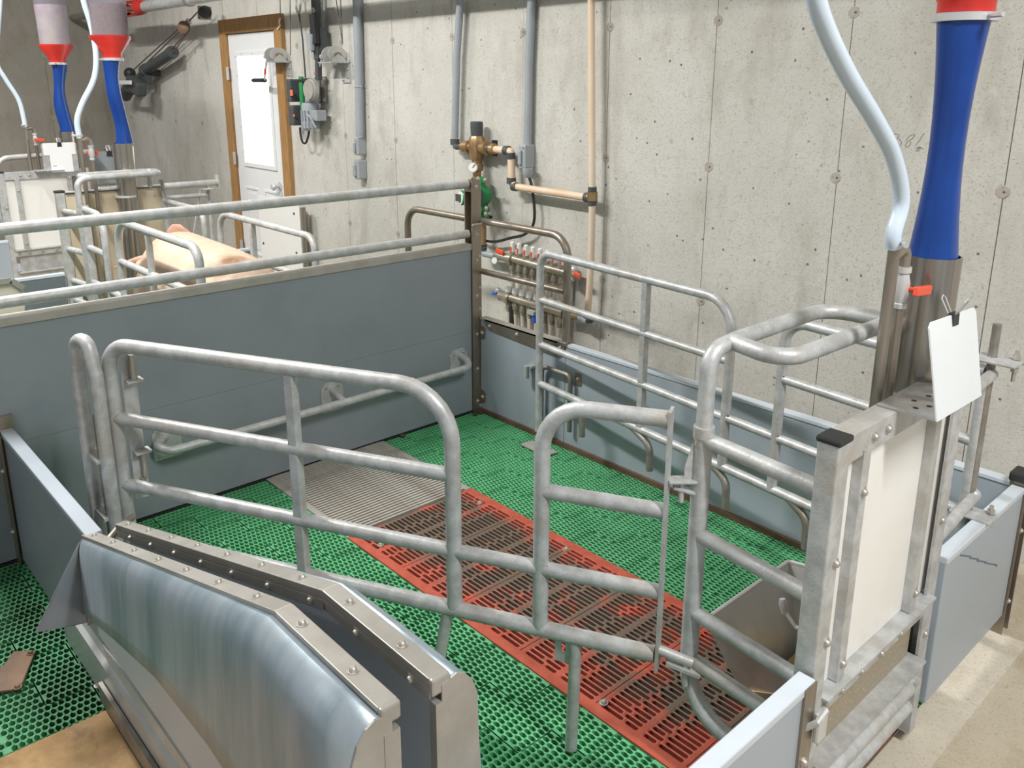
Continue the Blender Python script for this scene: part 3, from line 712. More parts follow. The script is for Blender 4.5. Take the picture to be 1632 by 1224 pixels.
# latch between gate end and head frame
lt = thing('gate_latch', 'galvanised latch plate joining foreground gate to head guard', 'latch', P1(1.6,.7))
MB().bar((2.143,-1.247,.797),(2.185,-1.20,.797),.034,.007).build('plate', M['galv'], lt, smooth=False, bevel=.002)
MB().bar((2.15,-1.236,.78),(2.195,-1.195,.765),.02,.008).build('plate', M['galv'], lt, smooth=False, bevel=.002)
MB().prism([(2.168,-1.222,.80),(2.185,-1.20,.80),(2.185,-1.20,.885),(2.178,-1.209,.895),(2.168,-1.222,.83)], (.004,.004,0)).build('bracket', M['galv'], lt, smooth=False)
MB().tube([(2.165,-1.225,.745),(2.165,-1.225,.80)], .006, 10).build('pin', M['galv'], lt)
bolts(lt, [((2.186,-1.20,.885),(1,0,0))], .009)
lt = thing('gate_stop', 'short pin catch at the foot of the foreground gate', 'latch', P1(1.6,.3))
MB().tube([P1(1.58,.36),P1(1.66,.345)], .012, 10).bar(P1(1.60,.335),P1(1.68,.32),.03,.008).tube([P1(1.645,.34),P1(1.645,.28)], .008, 8).build('catch', M['galv'], lt)

def gate_right(name, label, o, u, L_=1.93, hinge=True, fingers=True):
    u = V((u[0], u[1], 0)).normalized(); O = V((o[0], o[1], 0)); nn = V((-u.y, u.x, 0))
    P = lambda s, z, k=0: O+u*s+nn*k+V((0,0,z))
    t = thing(name, label, 'gate', O)
    z1, z2, z3, z4 = .307, .497, .708, .925; R = .0155
    MB().tube([P(0,.07), P(0,z4), P(1.082,z4), P(1.082,z1)], .0175, 14, bend={1:.07,2:.115}).build('hoop', M['galv'], t)
    MB().tube([P(0,z3),P(1.08,z3)], R, 12).build('rail', M['galv'], t)
    MB().tube([P(0,z2),P(L_,z2)], R, 12).build('rail', M['galv'], t)
    MB().tube([P(0,z1),P(L_,z1)], .017, 12).build('rail', M['galv'], t)
    MB().bar(P(.662,z1), P(.662,z4), .026, .026, up=u).build('upright', M['galv'], t, smooth=False)
    MB().tube([P(1.30,z1),P(1.30,z4-.015),P(L_,z4-.015)], .0175, 14, bend=.08).build('end_hoop', M['galv'], t)
    MB().tube([P(1.30,z3),P(L_,z3)], R, 12).build('rail', M['galv'], t)
    if fingers:
        for s, s2 in ((.285,.31),(.645,.725),(1.06,1.112),(1.40,1.452)):
            MB().tube([P(s-.03,z1-.005),P(s2-.004,z1-.05),P(s2,.15)], .0145, 10, bend=.06).build('finger', M['galv_old'], t)
    for s, z in ((.02,z3+.01),(.02,z2+.01),(.02,z1+.01),(1.315,z3+.01),(1.315,z2+.01),(1.10,z2+.012)):
        MB().sphere(P(s,z,-.008), .0042, 6).build('vent_hole', M['black'], t)
    if hinge:
        MB().tube([P(L_,.44),P(L_,.90)], .0165, 14).build('hinge_tube', M['galv'], t)
        MB().tube([P(L_+.01,.38),P(L_+.01,1.045)], .0115, 12).build('hinge_pin', M['galv_old'], t)
    return t, P
g2, P2 = gate_right('crate_gate', 'tube gate opened against the low panel by the wall', (.538,-.075), (.9938,-.1117))
def hinge_clamps(T=None, lab='galvanised hinge clamps and bolts right of the near feeder', base=None):
    t = thing('hinge_bracket', lab, 'hinge', (T or I4) @ V((2.46, -.3, .5)))
    for z in (.945, .50):
        MB(T).box(2.43,-.335,z,2.535,-.262,z+.010).build('clamp_plate', M['galv'], t, smooth=False, bevel=.004)
        MB(T).tube([(2.495,-.60,z-.035 if z > .7 else z+.05),(2.475,-.30,z-.035 if z > .7 else z+.05)], .015, 12).build('arm', M['galv'], t)
        MB(T).tube([(2.518,-.275,z-.05),(2.518,-.275,z+.035)], .0055, 8).lathe((2.518,-.275,z+.012),(0,0,1),[(0,.011),(.01,.011)],6).lathe((2.518,-.275,z-.022),(0,0,1),[(0,.011),(.01,.011)],6).build('clamp_bolt', M['bolt'], t)
    MB(T).sphere((2.472,-.285,.553), .019, 10).build('arm_end', M['galv'], t)
hinge_clamps()
# neighbouring crate with the sow: mirrored layout, gates closed
gate_left('crate_gate', 'tube gate on the near side of the sow', (-.47,-1.205), (-1,0.0))
gate_right('crate_gate', 'tube gate behind the sow in front of the door', (-.46,-.635), (-1,.0), L_=1.9, fingers=False)
hinge_clamps(MIR, 'hinge clamps beside the tan panel of the far feeder')
bx = thing('side_bar', 'horizontal tube with end plate beside the far feeder', 'bar', (-2.5,-.3,1.0))
MB().tube([(-2.5,-.58,.985),(-2.5,-.215,.985)], .022, 12).box(-2.53,-.215,.955,-2.47,-.208,1.035).build('tube', M['galv'], bx)
MB().tube([(-2.5,-.28,.985),(-2.5,-.28,.02)], .012, 10).build('leg', M['galv'], bx)
MB().tube([(-2.5,-.33,.97),(-2.5,-.42,.62)], .006, 8).build('stay_rod', M['galv'], bx)

# hinge hoop at the tail end of the foreground gate
t = thing('hinge_post', 'bent hinge post beside the tail end of the foreground gate', 'post', (.68,-2.06,0))
MB().tube([(.66,-2.035,.0),(.66,-2.035,.86),(.685,-2.035,.955),(.735,-2.02,.955),(.755,-2.015,.86),(.755,-2.015,.35)], .0195, 14, bend=.045).build('post_tube', M['galv'], t)
MB().tube([(.735,-2.02,.33),(.735,-2.02,.74)], .013, 10).build('hinge_pin', M['galv_old'], t)
for z in (.42, .60): MB().box(.66,-2.045,z,.76,-2.0,z+.01).build('strap', M['galv'], t, smooth=False)
MB().bar((.69,-2.03,.42),(.70,-2.02,.52),.03,.006).build('gusset', M['galv'], t, smooth=False)
t = thing('adjuster_bar', 'slotted flat bar with bolts beside the gate post', 'bracket', (.8,-1.93,.4))
MB().box(.735,-1.945,.45,.741,-1.905,.92).build('bar', M['galv'], t, smooth=False)
for z in (.82, .60): MB().box(.735,-1.94,z,.775,-1.895,z+.006).build('strap', M['galv'], t, smooth=False)
MB().tube([(.755,-1.915,.52),(.755,-1.915,.60)], .008, 8).build('bolt_rod', M['bolt'], t); MB().tube([(.755,-1.915,.82),(.755,-1.915,.90)], .010, 8).build('bolt_rod', M['bolt'], t)
bolts(t, [((.741,-1.92,z),(1,0,0)) for z in (.47,.51)], .008)
# ================================================================== SIDE DIVIDER AND NEST LIDS
def divider(T, lab):
    t = thing('side_divider', lab, 'partition', T @ V((.5,-2.13,0)))
    MB(T).box(.03,-2.142,.02,.955,-2.112,.49).build('board', M['pvc_grey'], t, smooth=False, bevel=.003)
    MB(T).box(.03,-2.147,.485,.96,-2.105,.503).build('cap', M['pvc_light'], t, smooth=False, bevel=.003)
    MB(T).box(.02,-2.155,0,.032,-2.10,.55).box(.032,-2.155,0,.06,-2.150,.55).build('end_post', M['stainless'], t, smooth=False)
    bolts(t, [((.045,-2.156,z),(0,-1,0)) for z in (.36,.13)], .008, T=T)
    MB(T).tube([(.80,-2.148,.36),(.84,-2.16,.35),(.87,-2.148,.30)], .007, 8).build('hook', M['galv_old'], t)
    return t
divider(I4, 'short grey divider panel at the left foreground')
def nest_lid(T, yc, sg, lab, dirty=True):
    t = thing('creep_cover', lab, 'lid', T @ V((1.6, yc, .2)))
    st_ = [(.955,.486,.275),(1.25,.578,.365),(1.55,.672,.44),(1.85,.765,.475),(2.055,.828,.48),(2.2,.828,.48),(2.355,.828,.48)]
    prof = [(0,0),(.012,.003),(.026,-.004),(.040,-.022),(.050,-.05)]
    vs = []; fs = []; rows = []
    for i, (x, zc, zb) in enumerate(st_):
        w = (.35,.5,.6,.75,.9,1,1)[i]; row = []
        H = zc-zb
        pts = [(o*w, zc+d) for o, d in prof]+[(.050*w+(.02*w)*k/5, zc-.05-(H-.05)*k/5) for k in range(1, 6)]
        rows.append([(x, yc+sg*(.014+o), z) for o, z in pts])
    n = len(rows[0]); mb = MB(T)
    mb.v = [V(p) for r in rows for p in r]; mb.f = [(i*n+k,i*n+k+1,(i+1)*n+k+1,(i+1)*n+k) for i in range(len(rows)-1) for k in range(n-1)]
    sh_ = mb.build('sheet', M['lid_sheet'], t)
    so = sh_.modifiers.new('thick', 'SOLIDIFY'); so.thickness = .003; so.offset = 0
    # inner upright sheet
    MB(T).prism([(.955,yc+sg*.012,.20),(2.355,yc+sg*.012,.20),(2.355,yc+sg*.012,.822),(2.055,yc+sg*.012,.822),(.955,yc+sg*.012,.48)], (0,sg*-.002,0)).build('inner_sheet', M['lit_pale'], t, smooth=False)  # pale blue paints the reflection seen on this steel sheet
    def seg(a, b):
        p, q = V((a[0],yc,a[1]+.004)), V((b[0],yc,b[1]+.004)); d = q-p
        mb = MB(T).bar(p, q, .032, .016); up = V((-d.z,0,d.x)).normalized()*-1
        up = V((0,1,0)).cross(d).normalized(); up = up if up.z > 0 else -up
        mb.bar(p+V((0,-sg*.0145,0))-up*.018, q+V((0,-sg*.0145,0))-up*.018, .003, .0198)
        mb.build('cap_rail', M['cap_steel'], t, smooth=False, bevel=.003)
        n_ = max(2, round(d.length/.17)); bolts(t, [(p+d*((k+.4)/n_)+up*.008, up) for k in range(n_)], .0065, T=T)
        bolts(t, [(p+d*((k+.7)/n_)-up*.017+V((0,-sg*.016,0)), (0,-sg,0)) for k in range(n_)], .0055, T=T)
    seg((.94,.484),(2.06,.828)); seg((2.06,.828),(2.35,.828))
    MB(T).box(2.348,yc-.0165,.812,2.358,yc+.0165,.8405).build('cap_end', M['cap_steel'], t, smooth=False, bevel=.004)
    MB(T).prism([(2.356,yc,.826)]+[(2.356,yc+sg*(.0155+o),.8295+d) for o, d in prof]+[(2.356,yc+sg*(.095 if sg < 0 else .078),.30),(2.356,yc,.30)], (.003,0,0)).build('end_plate', M['cap_steel'], t, smooth=False)
    MB(T).box(2.345,yc-sg*.012,.25,2.36,yc+sg*.014,.80).build('end_rail', M['cap_steel'], t, smooth=False)
    return t
l1 = nest_lid(I4, -2.135, -1, 'nearest blue steel nest lid raised at the lower left')
nest_lid(I4, -2.05, 1, 'steel nest lid behind the nearest one, facing the gate')
t = thing('creep_cover', 'pale cream nest lid behind the tall partition at the left edge', 'lid', (-1.9,-1.8,.1))
MB().prism([onx(x,y,-1.9) for x, y in ((-60,455),(18,446),(38,458),(41,476),(40,497),(-60,512))], (-.02,0,0)).build('lid_board', M['cap_lid'], t, smooth=False, bevel=.004)
e0, e1, e2, e3 = [onx(x,y,-1.895) for x, y in ((-60,456),(18,447),(37,459),(40,478))]
MB().bar(e0,e1,.03,.012,up=(1,0,0)).build('edge_rail', M['cap_steel'], t, smooth=False); MB().bar(e1,e2,.03,.012,up=(1,0,0)).build('edge_rail', M['cap_steel'], t, smooth=False)
MB().box(-1.93,e3.y-.03,0.005,-1.91,e3.y-.005,.45).build('leg', M['galv'], t, smooth=False)
MB().prism([(.945,-2.15,.49),(.945,-2.165,.475),(.985,-2.297,.30),(.98,-2.29,.293),(.965,-2.20,.262),(.955,-2.16,.25)], (.003,0,0)).build('corner_flap', M['steel_sheet'], l1, smooth=False)
MB().prism([(.960,-2.150,.42),(.960,-2.168,.30),(.960,-2.172,.245),(.960,-2.145,.245)], (.004,0,0)).build('corner_tab', M['cap_steel'], l1, smooth=False)
bolts(l1, [((.965,-2.158,.275),(1,-.3,0)), ((.965,-2.155,.325),(1,-.3,0))], .006)
t = thing('creep_rail', 'ribbed steel base rail along the floor under the nest lids', 'rail', (1.5,-2.1,0))
prof = [(-2.156,.0),(-2.160,.135),(-2.148,.146),(-2.142,.168),(-2.124,.170),(-2.118,.150),(-2.10,.147),(-2.094,.162),(-2.082,.163),(-2.076,.147),(-2.058,.145),(-2.052,.157),(-2.04,.157),(-2.03,.145),(-2.0,.145),(-2.0,.0)]
MB().prism([(.60,y,z) for y, z in prof], (1.86,0,0)).build('rail_body', M['steel_bright'], t, smooth=False)
MB().box(.98,-2.172,.017,2.46,-2.161,.075).build('wood_strip', M['galv_old'], t, smooth=False)
bolts(t, [((x,-2.108,.149),(0,0,1)) for x in (.9,1.25,1.6)], .005)
t = thing('link_rod', 'short curved rod between divider and gate foot', 'rod', (.9,-2.05,.45))
MB().tube([(.93,-2.10,.44),(.90,-2.05,.46),(.84,-1.99,.45)], .010, 10).build('rod', M['galv_old'], t)
# floor mat, lost plate, bolt in neighbouring pen
t = MB().prism([(1.02,-3.0,.004),(1.025,-2.173,.004),(2.4,-2.173,.004),(2.4,-3.0,.004)], (0,0,.012)).build('nest_board', M['plywood'], smooth=False); tag(t, 'brown wooden nest board on the floor at the lower left corner', 'board')
t = thing('rusty_plate', 'rusty cover plate lying on green slats at the left edge', 'plate', tuple(onz(30,1070,.0)))
q = [onz(x,y,.002) for x, y in ((8,1062),(22,1042),(58,1040),(38,1090),(30,1102),(-30,1110),(-30,1090))]
MB().prism(q, (0,0,.010)).build('plate', M['rust'], t, smooth=False, bevel=.003)
bolts(t, [(onz(49,1041,.013),(0,0,1)), (onz(28,1095,.013),(0,0,1))], .008, M['rust'])
t = MB().lathe(onz(158,1093,.0),(0,0,1),[(0,.014),(.004,.014),(.004,.008),(.011,.007)],10).build('loose_bolt', M['bolt']); tag(t, 'single bolt head with washer on the left green slats', 'bolt')
for k, (x, y) in enumerate(((765,657),(641,694),(757,660),(770,655),(90,870),(65,905))):
    c = onz(x, y, .006); mb = MB(); mb.sphere(c, .012+.006*random.random(), 6, (1.3,1,.6)); o = mb.build('dirt_clump', M['dirt'])
    tag(o, ['brown dirt clump in the corner under the tall partition post','dirt clump beside the metal grate near the tall partition','small dirt clump left of the corner post','dirt clump at the foot of the low wall panel','dirt clump on left green slats near the divider','manure clump on left green slats further forward'][k], 'dirt')

# ================================================================== SOW
def sow():
    t = thing('sow', 'pale pink sow standing in the crate beyond the tall partition', 'pig', (-1.3,-.92,0))
    Y = -.92
    # (x, z centre, half width, half height)
    st_ = [(-.53,.60,.02,.03),(-.54,.60,.11,.14),(-.58,.595,.175,.21),(-.66,.59,.215,.245),(-.85,.585,.235,.265),(-1.05,.58,.24,.275),(-1.25,.58,.235,.28),(-1.42,.585,.225,.28),(-1.56,.575,.20,.262),(-1.68,.55,.165,.22),(-1.80,.50,.135,.165),(-1.92,.45,.115,.135),(-2.02,.40,.085,.10),(-2.10,.36,.065,.075),(-2.15,.335,.055,.06),(-2.165,.33,.02,.02)]
    mb = MB(); n = 20; vs = []; fs = []
    for x, z, a, b in st_:
        for k in range(n):
            th = 2*math.pi*k/n; vs.append((x, Y+a*math.cos(th), z+b*math.sin(th)))
    for i in range(len(st_)-1):
        for k in range(n): fs.append((i*n+k,(i+1)*n+k,(i+1)*n+(k+1)%n,i*n+(k+1)%n))
    fs.append(tuple(range(n))); fs.append(tuple((len(st_)-1)*n+k for k in range(n))[::-1])
    mb.add(vs, fs)
    for sg in (-1, 1):
        mb.tube([(-.72,Y+sg*.12,.50),(-.66,Y+sg*.13,.33),(-.72,Y+sg*.13,.20),(-.69,Y+sg*.13,.09),(-.70,Y+sg*.13,.02)], .05, 10, rad=[.11,.075,.045,.036,.04])
        mb.tube([(-1.50,Y+sg*.10,.48),(-1.50,Y+sg*.115,.30),(-1.49,Y+sg*.115,.16),(-1.50,Y+sg*.115,.08),(-1.51,Y+sg*.115,.02)], .05, 10, rad=[.09,.06,.042,.034,.04])
        mb.tube([(-1.775,Y+sg*.075,.60),(-1.77,Y+sg*.11,.66)], .03, 8, rad=[.045,.035])
    mb.tube([(-.545,Y,.70),(-.515,Y+.01,.68),(-.505,Y+.02,.63),(-.515,Y+.03,.58)], .012, 8, rad=[.018,.014,.011,.008])
    o = mb.build('body', M['pig_body'], t)
    r = o.modifiers.new('remesh', 'REMESH'); r.mode = 'VOXEL'; r.voxel_size = .014; r.use_smooth_shade = True
    s_ = o.modifiers.new('smooth', 'SMOOTH'); s_.iterations = 8; s_.factor = .5
    for sg, tip in ((1, V((-1.66,Y+.10,.86))), (-1, V((-1.93,Y-.20,.60)))):
        base = V((-1.76,Y+sg*.075,.655)); ax = tip-base; wv = V((.105,.04*sg,-.03)) if sg > 0 else V((.06,.02,.03)); nn = ax.cross(wv).normalized()
        vs = []; fs = []; n = 8
        for i in range(n+1):
            u = i/n; w = (.55+.45*math.sin(min(u/.45,1)*math.pi/2))*math.sqrt(max(0.003, 1-max(0,(u-.35)/.65)**2.2))
            for k in range(7):
                q = k/3-1; vs.append(base+ax*u+wv*q*w+nn*.03*(q*q)*w)
        for i in range(n):
            for k in range(6): fs.append((i*7+k,i*7+k+1,(i+1)*7+k+1,(i+1)*7+k))
        e = MB().add(vs, fs).build('ear', M['pig_ear'], t); so = e.modifiers.new('thick','SOLIDIFY'); so.thickness = .008
    for sg in (-1, 1): MB().sphere((-1.93,Y+sg*.098,.51), .013, 8).build('eye', M['black'], t)
    return t
def pig_material():
    m_ = M['pig_skin'].copy(); m_.name = 'pig_body'; M['pig_body'] = m_
    nt = m_.node_tree; N, L = nt.nodes, nt.links; b = N['Principled BSDF']; base = b.inputs['Base Color'].links[0].from_socket
    ge = N.new('ShaderNodeNewGeometry')
    def blob(c, r0, r1):
        d = N.new('ShaderNodeVectorMath'); d.operation = 'DISTANCE'; d.inputs[1].default_value = c; L.new(ge.outputs['Position'], d.inputs[0])
        n1 = N.new('ShaderNodeTexNoise'); n1.inputs['Scale'].default_value = 18; n1.inputs['Detail'].default_value = 6; L.new(ge.outputs['Position'], n1.inputs['Vector'])
        ad = N.new('ShaderNodeMath'); ad.operation = 'MULTIPLY_ADD'; L.new(n1.outputs['Fac'], ad.inputs[0]); ad.inputs[1].default_value = .14; L.new(d.outputs['Value'], ad.inputs[2])
        r = N.new('ShaderNodeMapRange'); r.inputs[1].default_value = r1; r.inputs[2].default_value = r0; L.new(ad.outputs[0], r.inputs[0]); return r.outputs[0]
    col = base
    for c, r0, r1, cc in (((-.66,-.99,.815),.10,.19,(.20,.10,.05)), ((-.62,-1.03,.55),.08,.2,(.16,.09,.05)), ((-.9,-1.14,.62),.07,.14,(.42,.24,.13)), ((-1.5,-1.13,.45),.1,.25,(.5,.28,.15))):
        x = N.new('ShaderNodeMix'); x.data_type = 'RGBA'; L.new(blob(c, r0, r1), x.inputs[0]); L.new(col, x.inputs[6]); x.inputs[7].default_value = (*cc, 1); col = x.outputs[2]
    L.new(col, b.inputs['Base Color'])
pig_material(); sow()

# ================================================================== WALL: DOOR
def door():
    t = thing('door_1', 'white door with tall bright window in a wooden frame', 'door', (-3.24, WALL, 0), kind='structure')
    xl, xr, zt = -3.645, -2.832, 2.02; y = WALL
    MB().box(xl, y-.012, .02, xr, y+.03, zt).build('slab', M['door_white'], t, smooth=False, bevel=.003)
    MB().box(xl-.115, y-.035, 0, xl-.004, y+.02, zt+.115).build('frame_jamb', M['wood'], t, smooth=False, bevel=.004)
    MB().box(xr+.004, y-.035, 0, xr+.115, y+.02, zt+.115).build('frame_jamb', M['wood'], t, smooth=False, bevel=.004)
    MB().box(xl-.004, y-.034, zt+.006, xr+.004, y+.02, zt+.115).build('frame_head', M['wood'], t, smooth=False, bevel=.004)
    wl, wr, wz0, wz1 = W(378,80).x, W(432,78).x, .985, 1.885
    f = MB(); k = .035
    for a in ((wl,wz0,wl+k,wz1),(wr-k,wz0,wr,wz1),(wl+k,wz0,wr-k,wz0+k),(wl+k,wz1-k,wr-k,wz1)): f.box(a[0], y-.024, a[1], a[2], y-.010, a[3])
    wf = f.build('window_frame', M['door_white'], t, smooth=False, bevel=.003)
    MB().box(wl+k, y-.016, wz0+k, wr-k, y-.012, wz1-k).build('window_pane', M['glass_day'], wf, smooth=False)
    bolts(wf, [((wl+k/2, y-.0245, z), (0,-1,0)) for z in (1.1,1.3,1.5,1.7,1.85)], .004)
    bolts(wf, [((x, y-.0245, wz1-k/2), (0,-1,0)) for x in (wl+.12,wl+.3)], .004)
    for a, b in ((xl+.12, xl+.36), (xr-.36, xr-.12)):
        f = MB(); 
        for q in ((a,.25,a+.02,.82),(b-.02,.25,b,.82),(a+.02,.25,b-.02,.27),(a+.02,.80,b-.02,.82)): f.box(q[0], y-.020, q[1], q[2], y-.011, q[3])
        f.box(a+.05, y-.017, .30, b-.05, y-.011, .77).build('raised_panel', M['door_white'], t, smooth=False, bevel=.003)
    for z in (1.72, 1.04, .3):
        MB().box(xl-.022, y-.040, z-.05, xl+.018, y-.034, z+.05).tube([(xl, y-.042, z-.052),(xl, y-.042, z+.052)], .007, 8).build('hinge', M['steel_bright'], t)
    kx = W(449,298).x
    MB().lathe((kx, y-.012, .868), (0,-1,0), [(0,.033),(.006,.033),(.012,.014),(.035,.012),(.042,.024),(.06,.029),(.072,.022),(.075,.008)], 16).build('knob', M['steel_bright'], t)
    return t
door()
t = thing('white_board', 'white plastic board with screws standing before the door', 'board', (-2.95, .40, 0))
a, b = ony(414,340,.40), ony(478,340,.40)
MB().box(a.x, .395, .02, b.x, .405, .78).build('board', M['white_plastic'], t, smooth=False)
bolts(t, [((x, .394, z), (0,-1,0)) for x in (a.x+.04, b.x-.08) for z in (.70,.40)], .007, M['black'])
MB().box(b.x-.02,.385,.02,b.x+.02,.395,.80).build('edge_bar', M['white_plastic'], t, smooth=False)
MB().tube([(b.x+.05,.40,.0),(b.x+.05,.40,.76)], .02, 10).build('post', M['stainless'], t)

# ================================================================== WALL: WINCHES, MOTOR, ACTUATORS
def winch(px, py, label, crank):
    o = W(px, py); y = WALL; k = .62
    t = thing('hand_winch', label, 'winch', (o.x, y, o.z-.1))
    T = Matrix.Translation((o.x, y, o.z)) @ Matrix.Diagonal((k, k*1.4, k, 1))
    MB(T).box(-.03,-.012,-.26,.13,0,-.02).build('wall_plate', M['steel_bright'], t, smooth=False)
    MB(T).box(-.14,-.17,-.058,.13,0,-.048).build('shelf', M['galv'], t, smooth=False)
    for dx in (-.09, .10): MB(T).prism([(dx,-.15,-.048),(dx,-.02,-.048),(dx,-.05,.0),(dx,-.09,.035),(dx,-.13,.0)], (.006,0,0)).build('cheek', M['steel_bright'], t, smooth=False)
    MB(T).cyl((-.085,-.09,.02),(.10,-.09,.02),.032).build('drum', M['brass'], t)
    MB(T).lathe((-.05,-.09,.03),(1,0,0),[(0,.085),(.008,.085),(.008,.03),(.014,.03)],20).build('gear', M['steel_bright'], t)
    MB(T).lathe((.07,-.09,.03),(1,0,0),[(0,.08),(.008,.08)],20).build('drum_flange', M['steel_bright'], t)
    MB(T).cyl((-.17,-.11,.01),(-.05,-.11,.01),.016).build('shaft', M['steel_bright'], t)
    MB(T).cyl((-.185,-.11,.01),(-.15,-.11,.01),.03, n=8).build('hub', M['steel_bright'], t)
    c = crank
    a = V((-.165,-.11,.01)); b = V((-.165-c[0],-.13,c[1])); d = V((b.x+c[2],-.13,b.z))
    h = MB(T).bar(a, b, .026, .010, up=(0,1,0)).build('crank_arm', M['steel_bright'], t, smooth=False)
    MB(T).bar(a+(b-a)*.5+V((0,-.004,0)), a+(b-a)*.75+V((0,-.004,0)), .028, .010, up=(0,1,0)).build('red_tag', M['handle_red'], h, smooth=False)
    MB(T).cyl(b, d, .026).build('crank_handle', M['black'], t)
    bolts(t, [((o.x+dx*k,y-.0125,o.z+dz*k),(0,-1,0)) for dx, dz in ((.02,-.12),(.1,-.2),(0,-.23),(.1,-.12))], .008)
winch(455, 92, 'hand crank winch beside the door frame', (.05,-.26,-.27))
winch(548, 92, 'hand crank winch beside the grey conduit', (.20,-.24,-.27))
def wire(name, label, pts, r=.003, m_='cable'):
    o = MB().tube(pts, r, 6).build(name, M[m_]); tag(o, label, 'cable'); return o
wire('steel_cable', 'thin cable rising from the winch by the door', [W(463,88,.09),W(462,-20,.09)])
wire('steel_cable', 'thin cable hanging over the corner of the door frame', [W(447,30,.05),W(446,-20,.06)])
wire('steel_cable', 'left of two cables rising from the conduit side winch', [W(546,70,.09),W(533,-20,.09)])
wire('steel_cable', 'right of two cables rising from the conduit side winch', [W(546,70,.08),W(542,-20,.08)])
wire('motor_cord', 'dark cord running up from the wall motor', [W(487,125,.06),W(482,60,.06),W(476,18,.06)], .006, 'dark_grey')
t = thing('chain_link', 'open steel chain link hanging above the wall motor', 'chain', tuple(W(475,10,.06)))
c = W(475,6,.06); MB().tube([c+V((.03*math.cos(a),0,.06*math.sin(a))) for a in [2*math.pi*k/14 for k in range(15)]], .008, 8).build('link', M['steel_bright'], t)
t = thing('frame_hook', 'small white hook hanging on the door frame corner', 'hook', tuple(W(444,40,.045)))
MB().tube([W(447,28,.045),W(445,34,.045),W(446,41,.045),W(442,47,.045)], .006, 6).build('hook', M['white_plastic'], t)

def motor():
    t = thing('wall_motor', 'grey geared winch motor with green edged control box', 'motor', tuple(W(487,195)))
    def bx(name, x0, y0, x1, y1, o0, o1, m_, parent=t, bevel=.006):
        a, b = W(x0,y0,o1), W(x1,y1,o0)
        return MB().box(a.x, WALL-o0, b.z, b.x, WALL-o1, a.z).build(name, M[m_], parent, smooth=False, bevel=bevel)
    bx('wall_plate', 505,122,523,165,.0,.02,'galv_old',bevel=0)
    bx('gearbox', 483,124,513,163,.02,.12,'box_grey',bevel=.015)
    bx('seal_plate', 480.5,122,483.5,203,.115,.130,'pump_green',bevel=0)
    bx('control_box', 461,126,481,162,.03,.15,'dark_grey',bevel=.012)
    cb = bx('control_box', 466,168,482,199,.03,.14,'dark_grey',bevel=.012)
    a = W(500,143,.12); MB().lathe(a,(0,-1,0),[(0,.075),(.03,.072),(.032,.066),(.045,.064)],22).build('gear_cover', M['cap_trim'], t)
    m0, m1 = W(494,164,.085), W(496,205,.085)
    MB().lathe(m0,(m1-m0),[(0,.055),(.02,.06),((m1-m0).length*.7,.06),((m1-m0).length*.72,.066),((m1-m0).length*.97,.064),((m1-m0).length,.05)],18).build('motor_body', M['conduit'], t)
    for k in range(9):
        a = math.pi*(1.0+k/8); q = V((math.cos(a)*.062, math.sin(a)*.062, 0))
        MB().bar(m0+q+V((0,0,-.05)), m0+q+V((0,0,-.19)), .004, .014, up=(q.x, q.y, 0)).build('cooling_fin', M['conduit'], t, smooth=False)
    bx('terminal_box', 504,176,511,192,.05,.13,'conduit')
    s = W(463,148,.15); MB().box(s.x,WALL-.154,s.z-.02,s.x+.035,WALL-.149,s.z+.02).build('sticker', M['sticker_orange'], t, smooth=False)
    s = W(468,184,.14); MB().box(s.x,WALL-.144,s.z-.008,s.x+.018,WALL-.139,s.z+.008).build('sticker', M['sticker_orange'], t, smooth=False)
    MB().tube([W(489,182,.16),W(494,186,.17),W(503,203,.14)], .006, 8).build('lever', M['steel_bright'], t)
    P = [W(478,203,.09),W(479,214,.09),W(482,226,.09),W(487,228,.09),W(491,218,.09),W(493,206,.09)]
    MB().tube(catmull(P,5), .008, 8).build('power_lead', M['black'], t)
    bolts(t, [(W(x,y,.0+.021),(0,-1,0)) for x, y in ((517,127),(517,159))], .012)
motor()
def vert_actuator():
    t = thing('cable_guide', 'dark grey bracket arm with pulley box above the motor', 'bracket', tuple(W(507,70)))
    MB().bar(W(503,0,.10), W(508,95,.10), .055, .04, up=(0,1,0)).build('upper_arm', M['dark_grey'], t, smooth=False)
    MB().bar(W(499,22,.13), W(503,70,.13), .06, .03, up=(0,1,0)).build('black_strip', M['black'], t, smooth=False)
    MB().bar(W(506,45,.08), W(509,82,.08), .13, .05, up=(0,1,0)).build('housing', M['dark_grey'], t, smooth=False)
    MB().bar(W(507,80,.10), W(508,128,.10), .04, .03, up=(0,1,0)).build('lower_arm', M['dark_grey'], t, smooth=False)
    MB().cyl(W(496,54,.14), W(496,80,.14), .028).build('limit_switch', M['conduit'], t)
    MB().tube([W(499,20,.13),W(497,17,.13),W(499,13,.13),W(501,17,.13),W(500,20,.13)], .006, 6).build('ring', M['steel_bright'], t)
    MB().cyl(W(507,-20,.06), W(506,50,.06), .035).build('riser_pipe', M['conduit'], t)
vert_actuator()
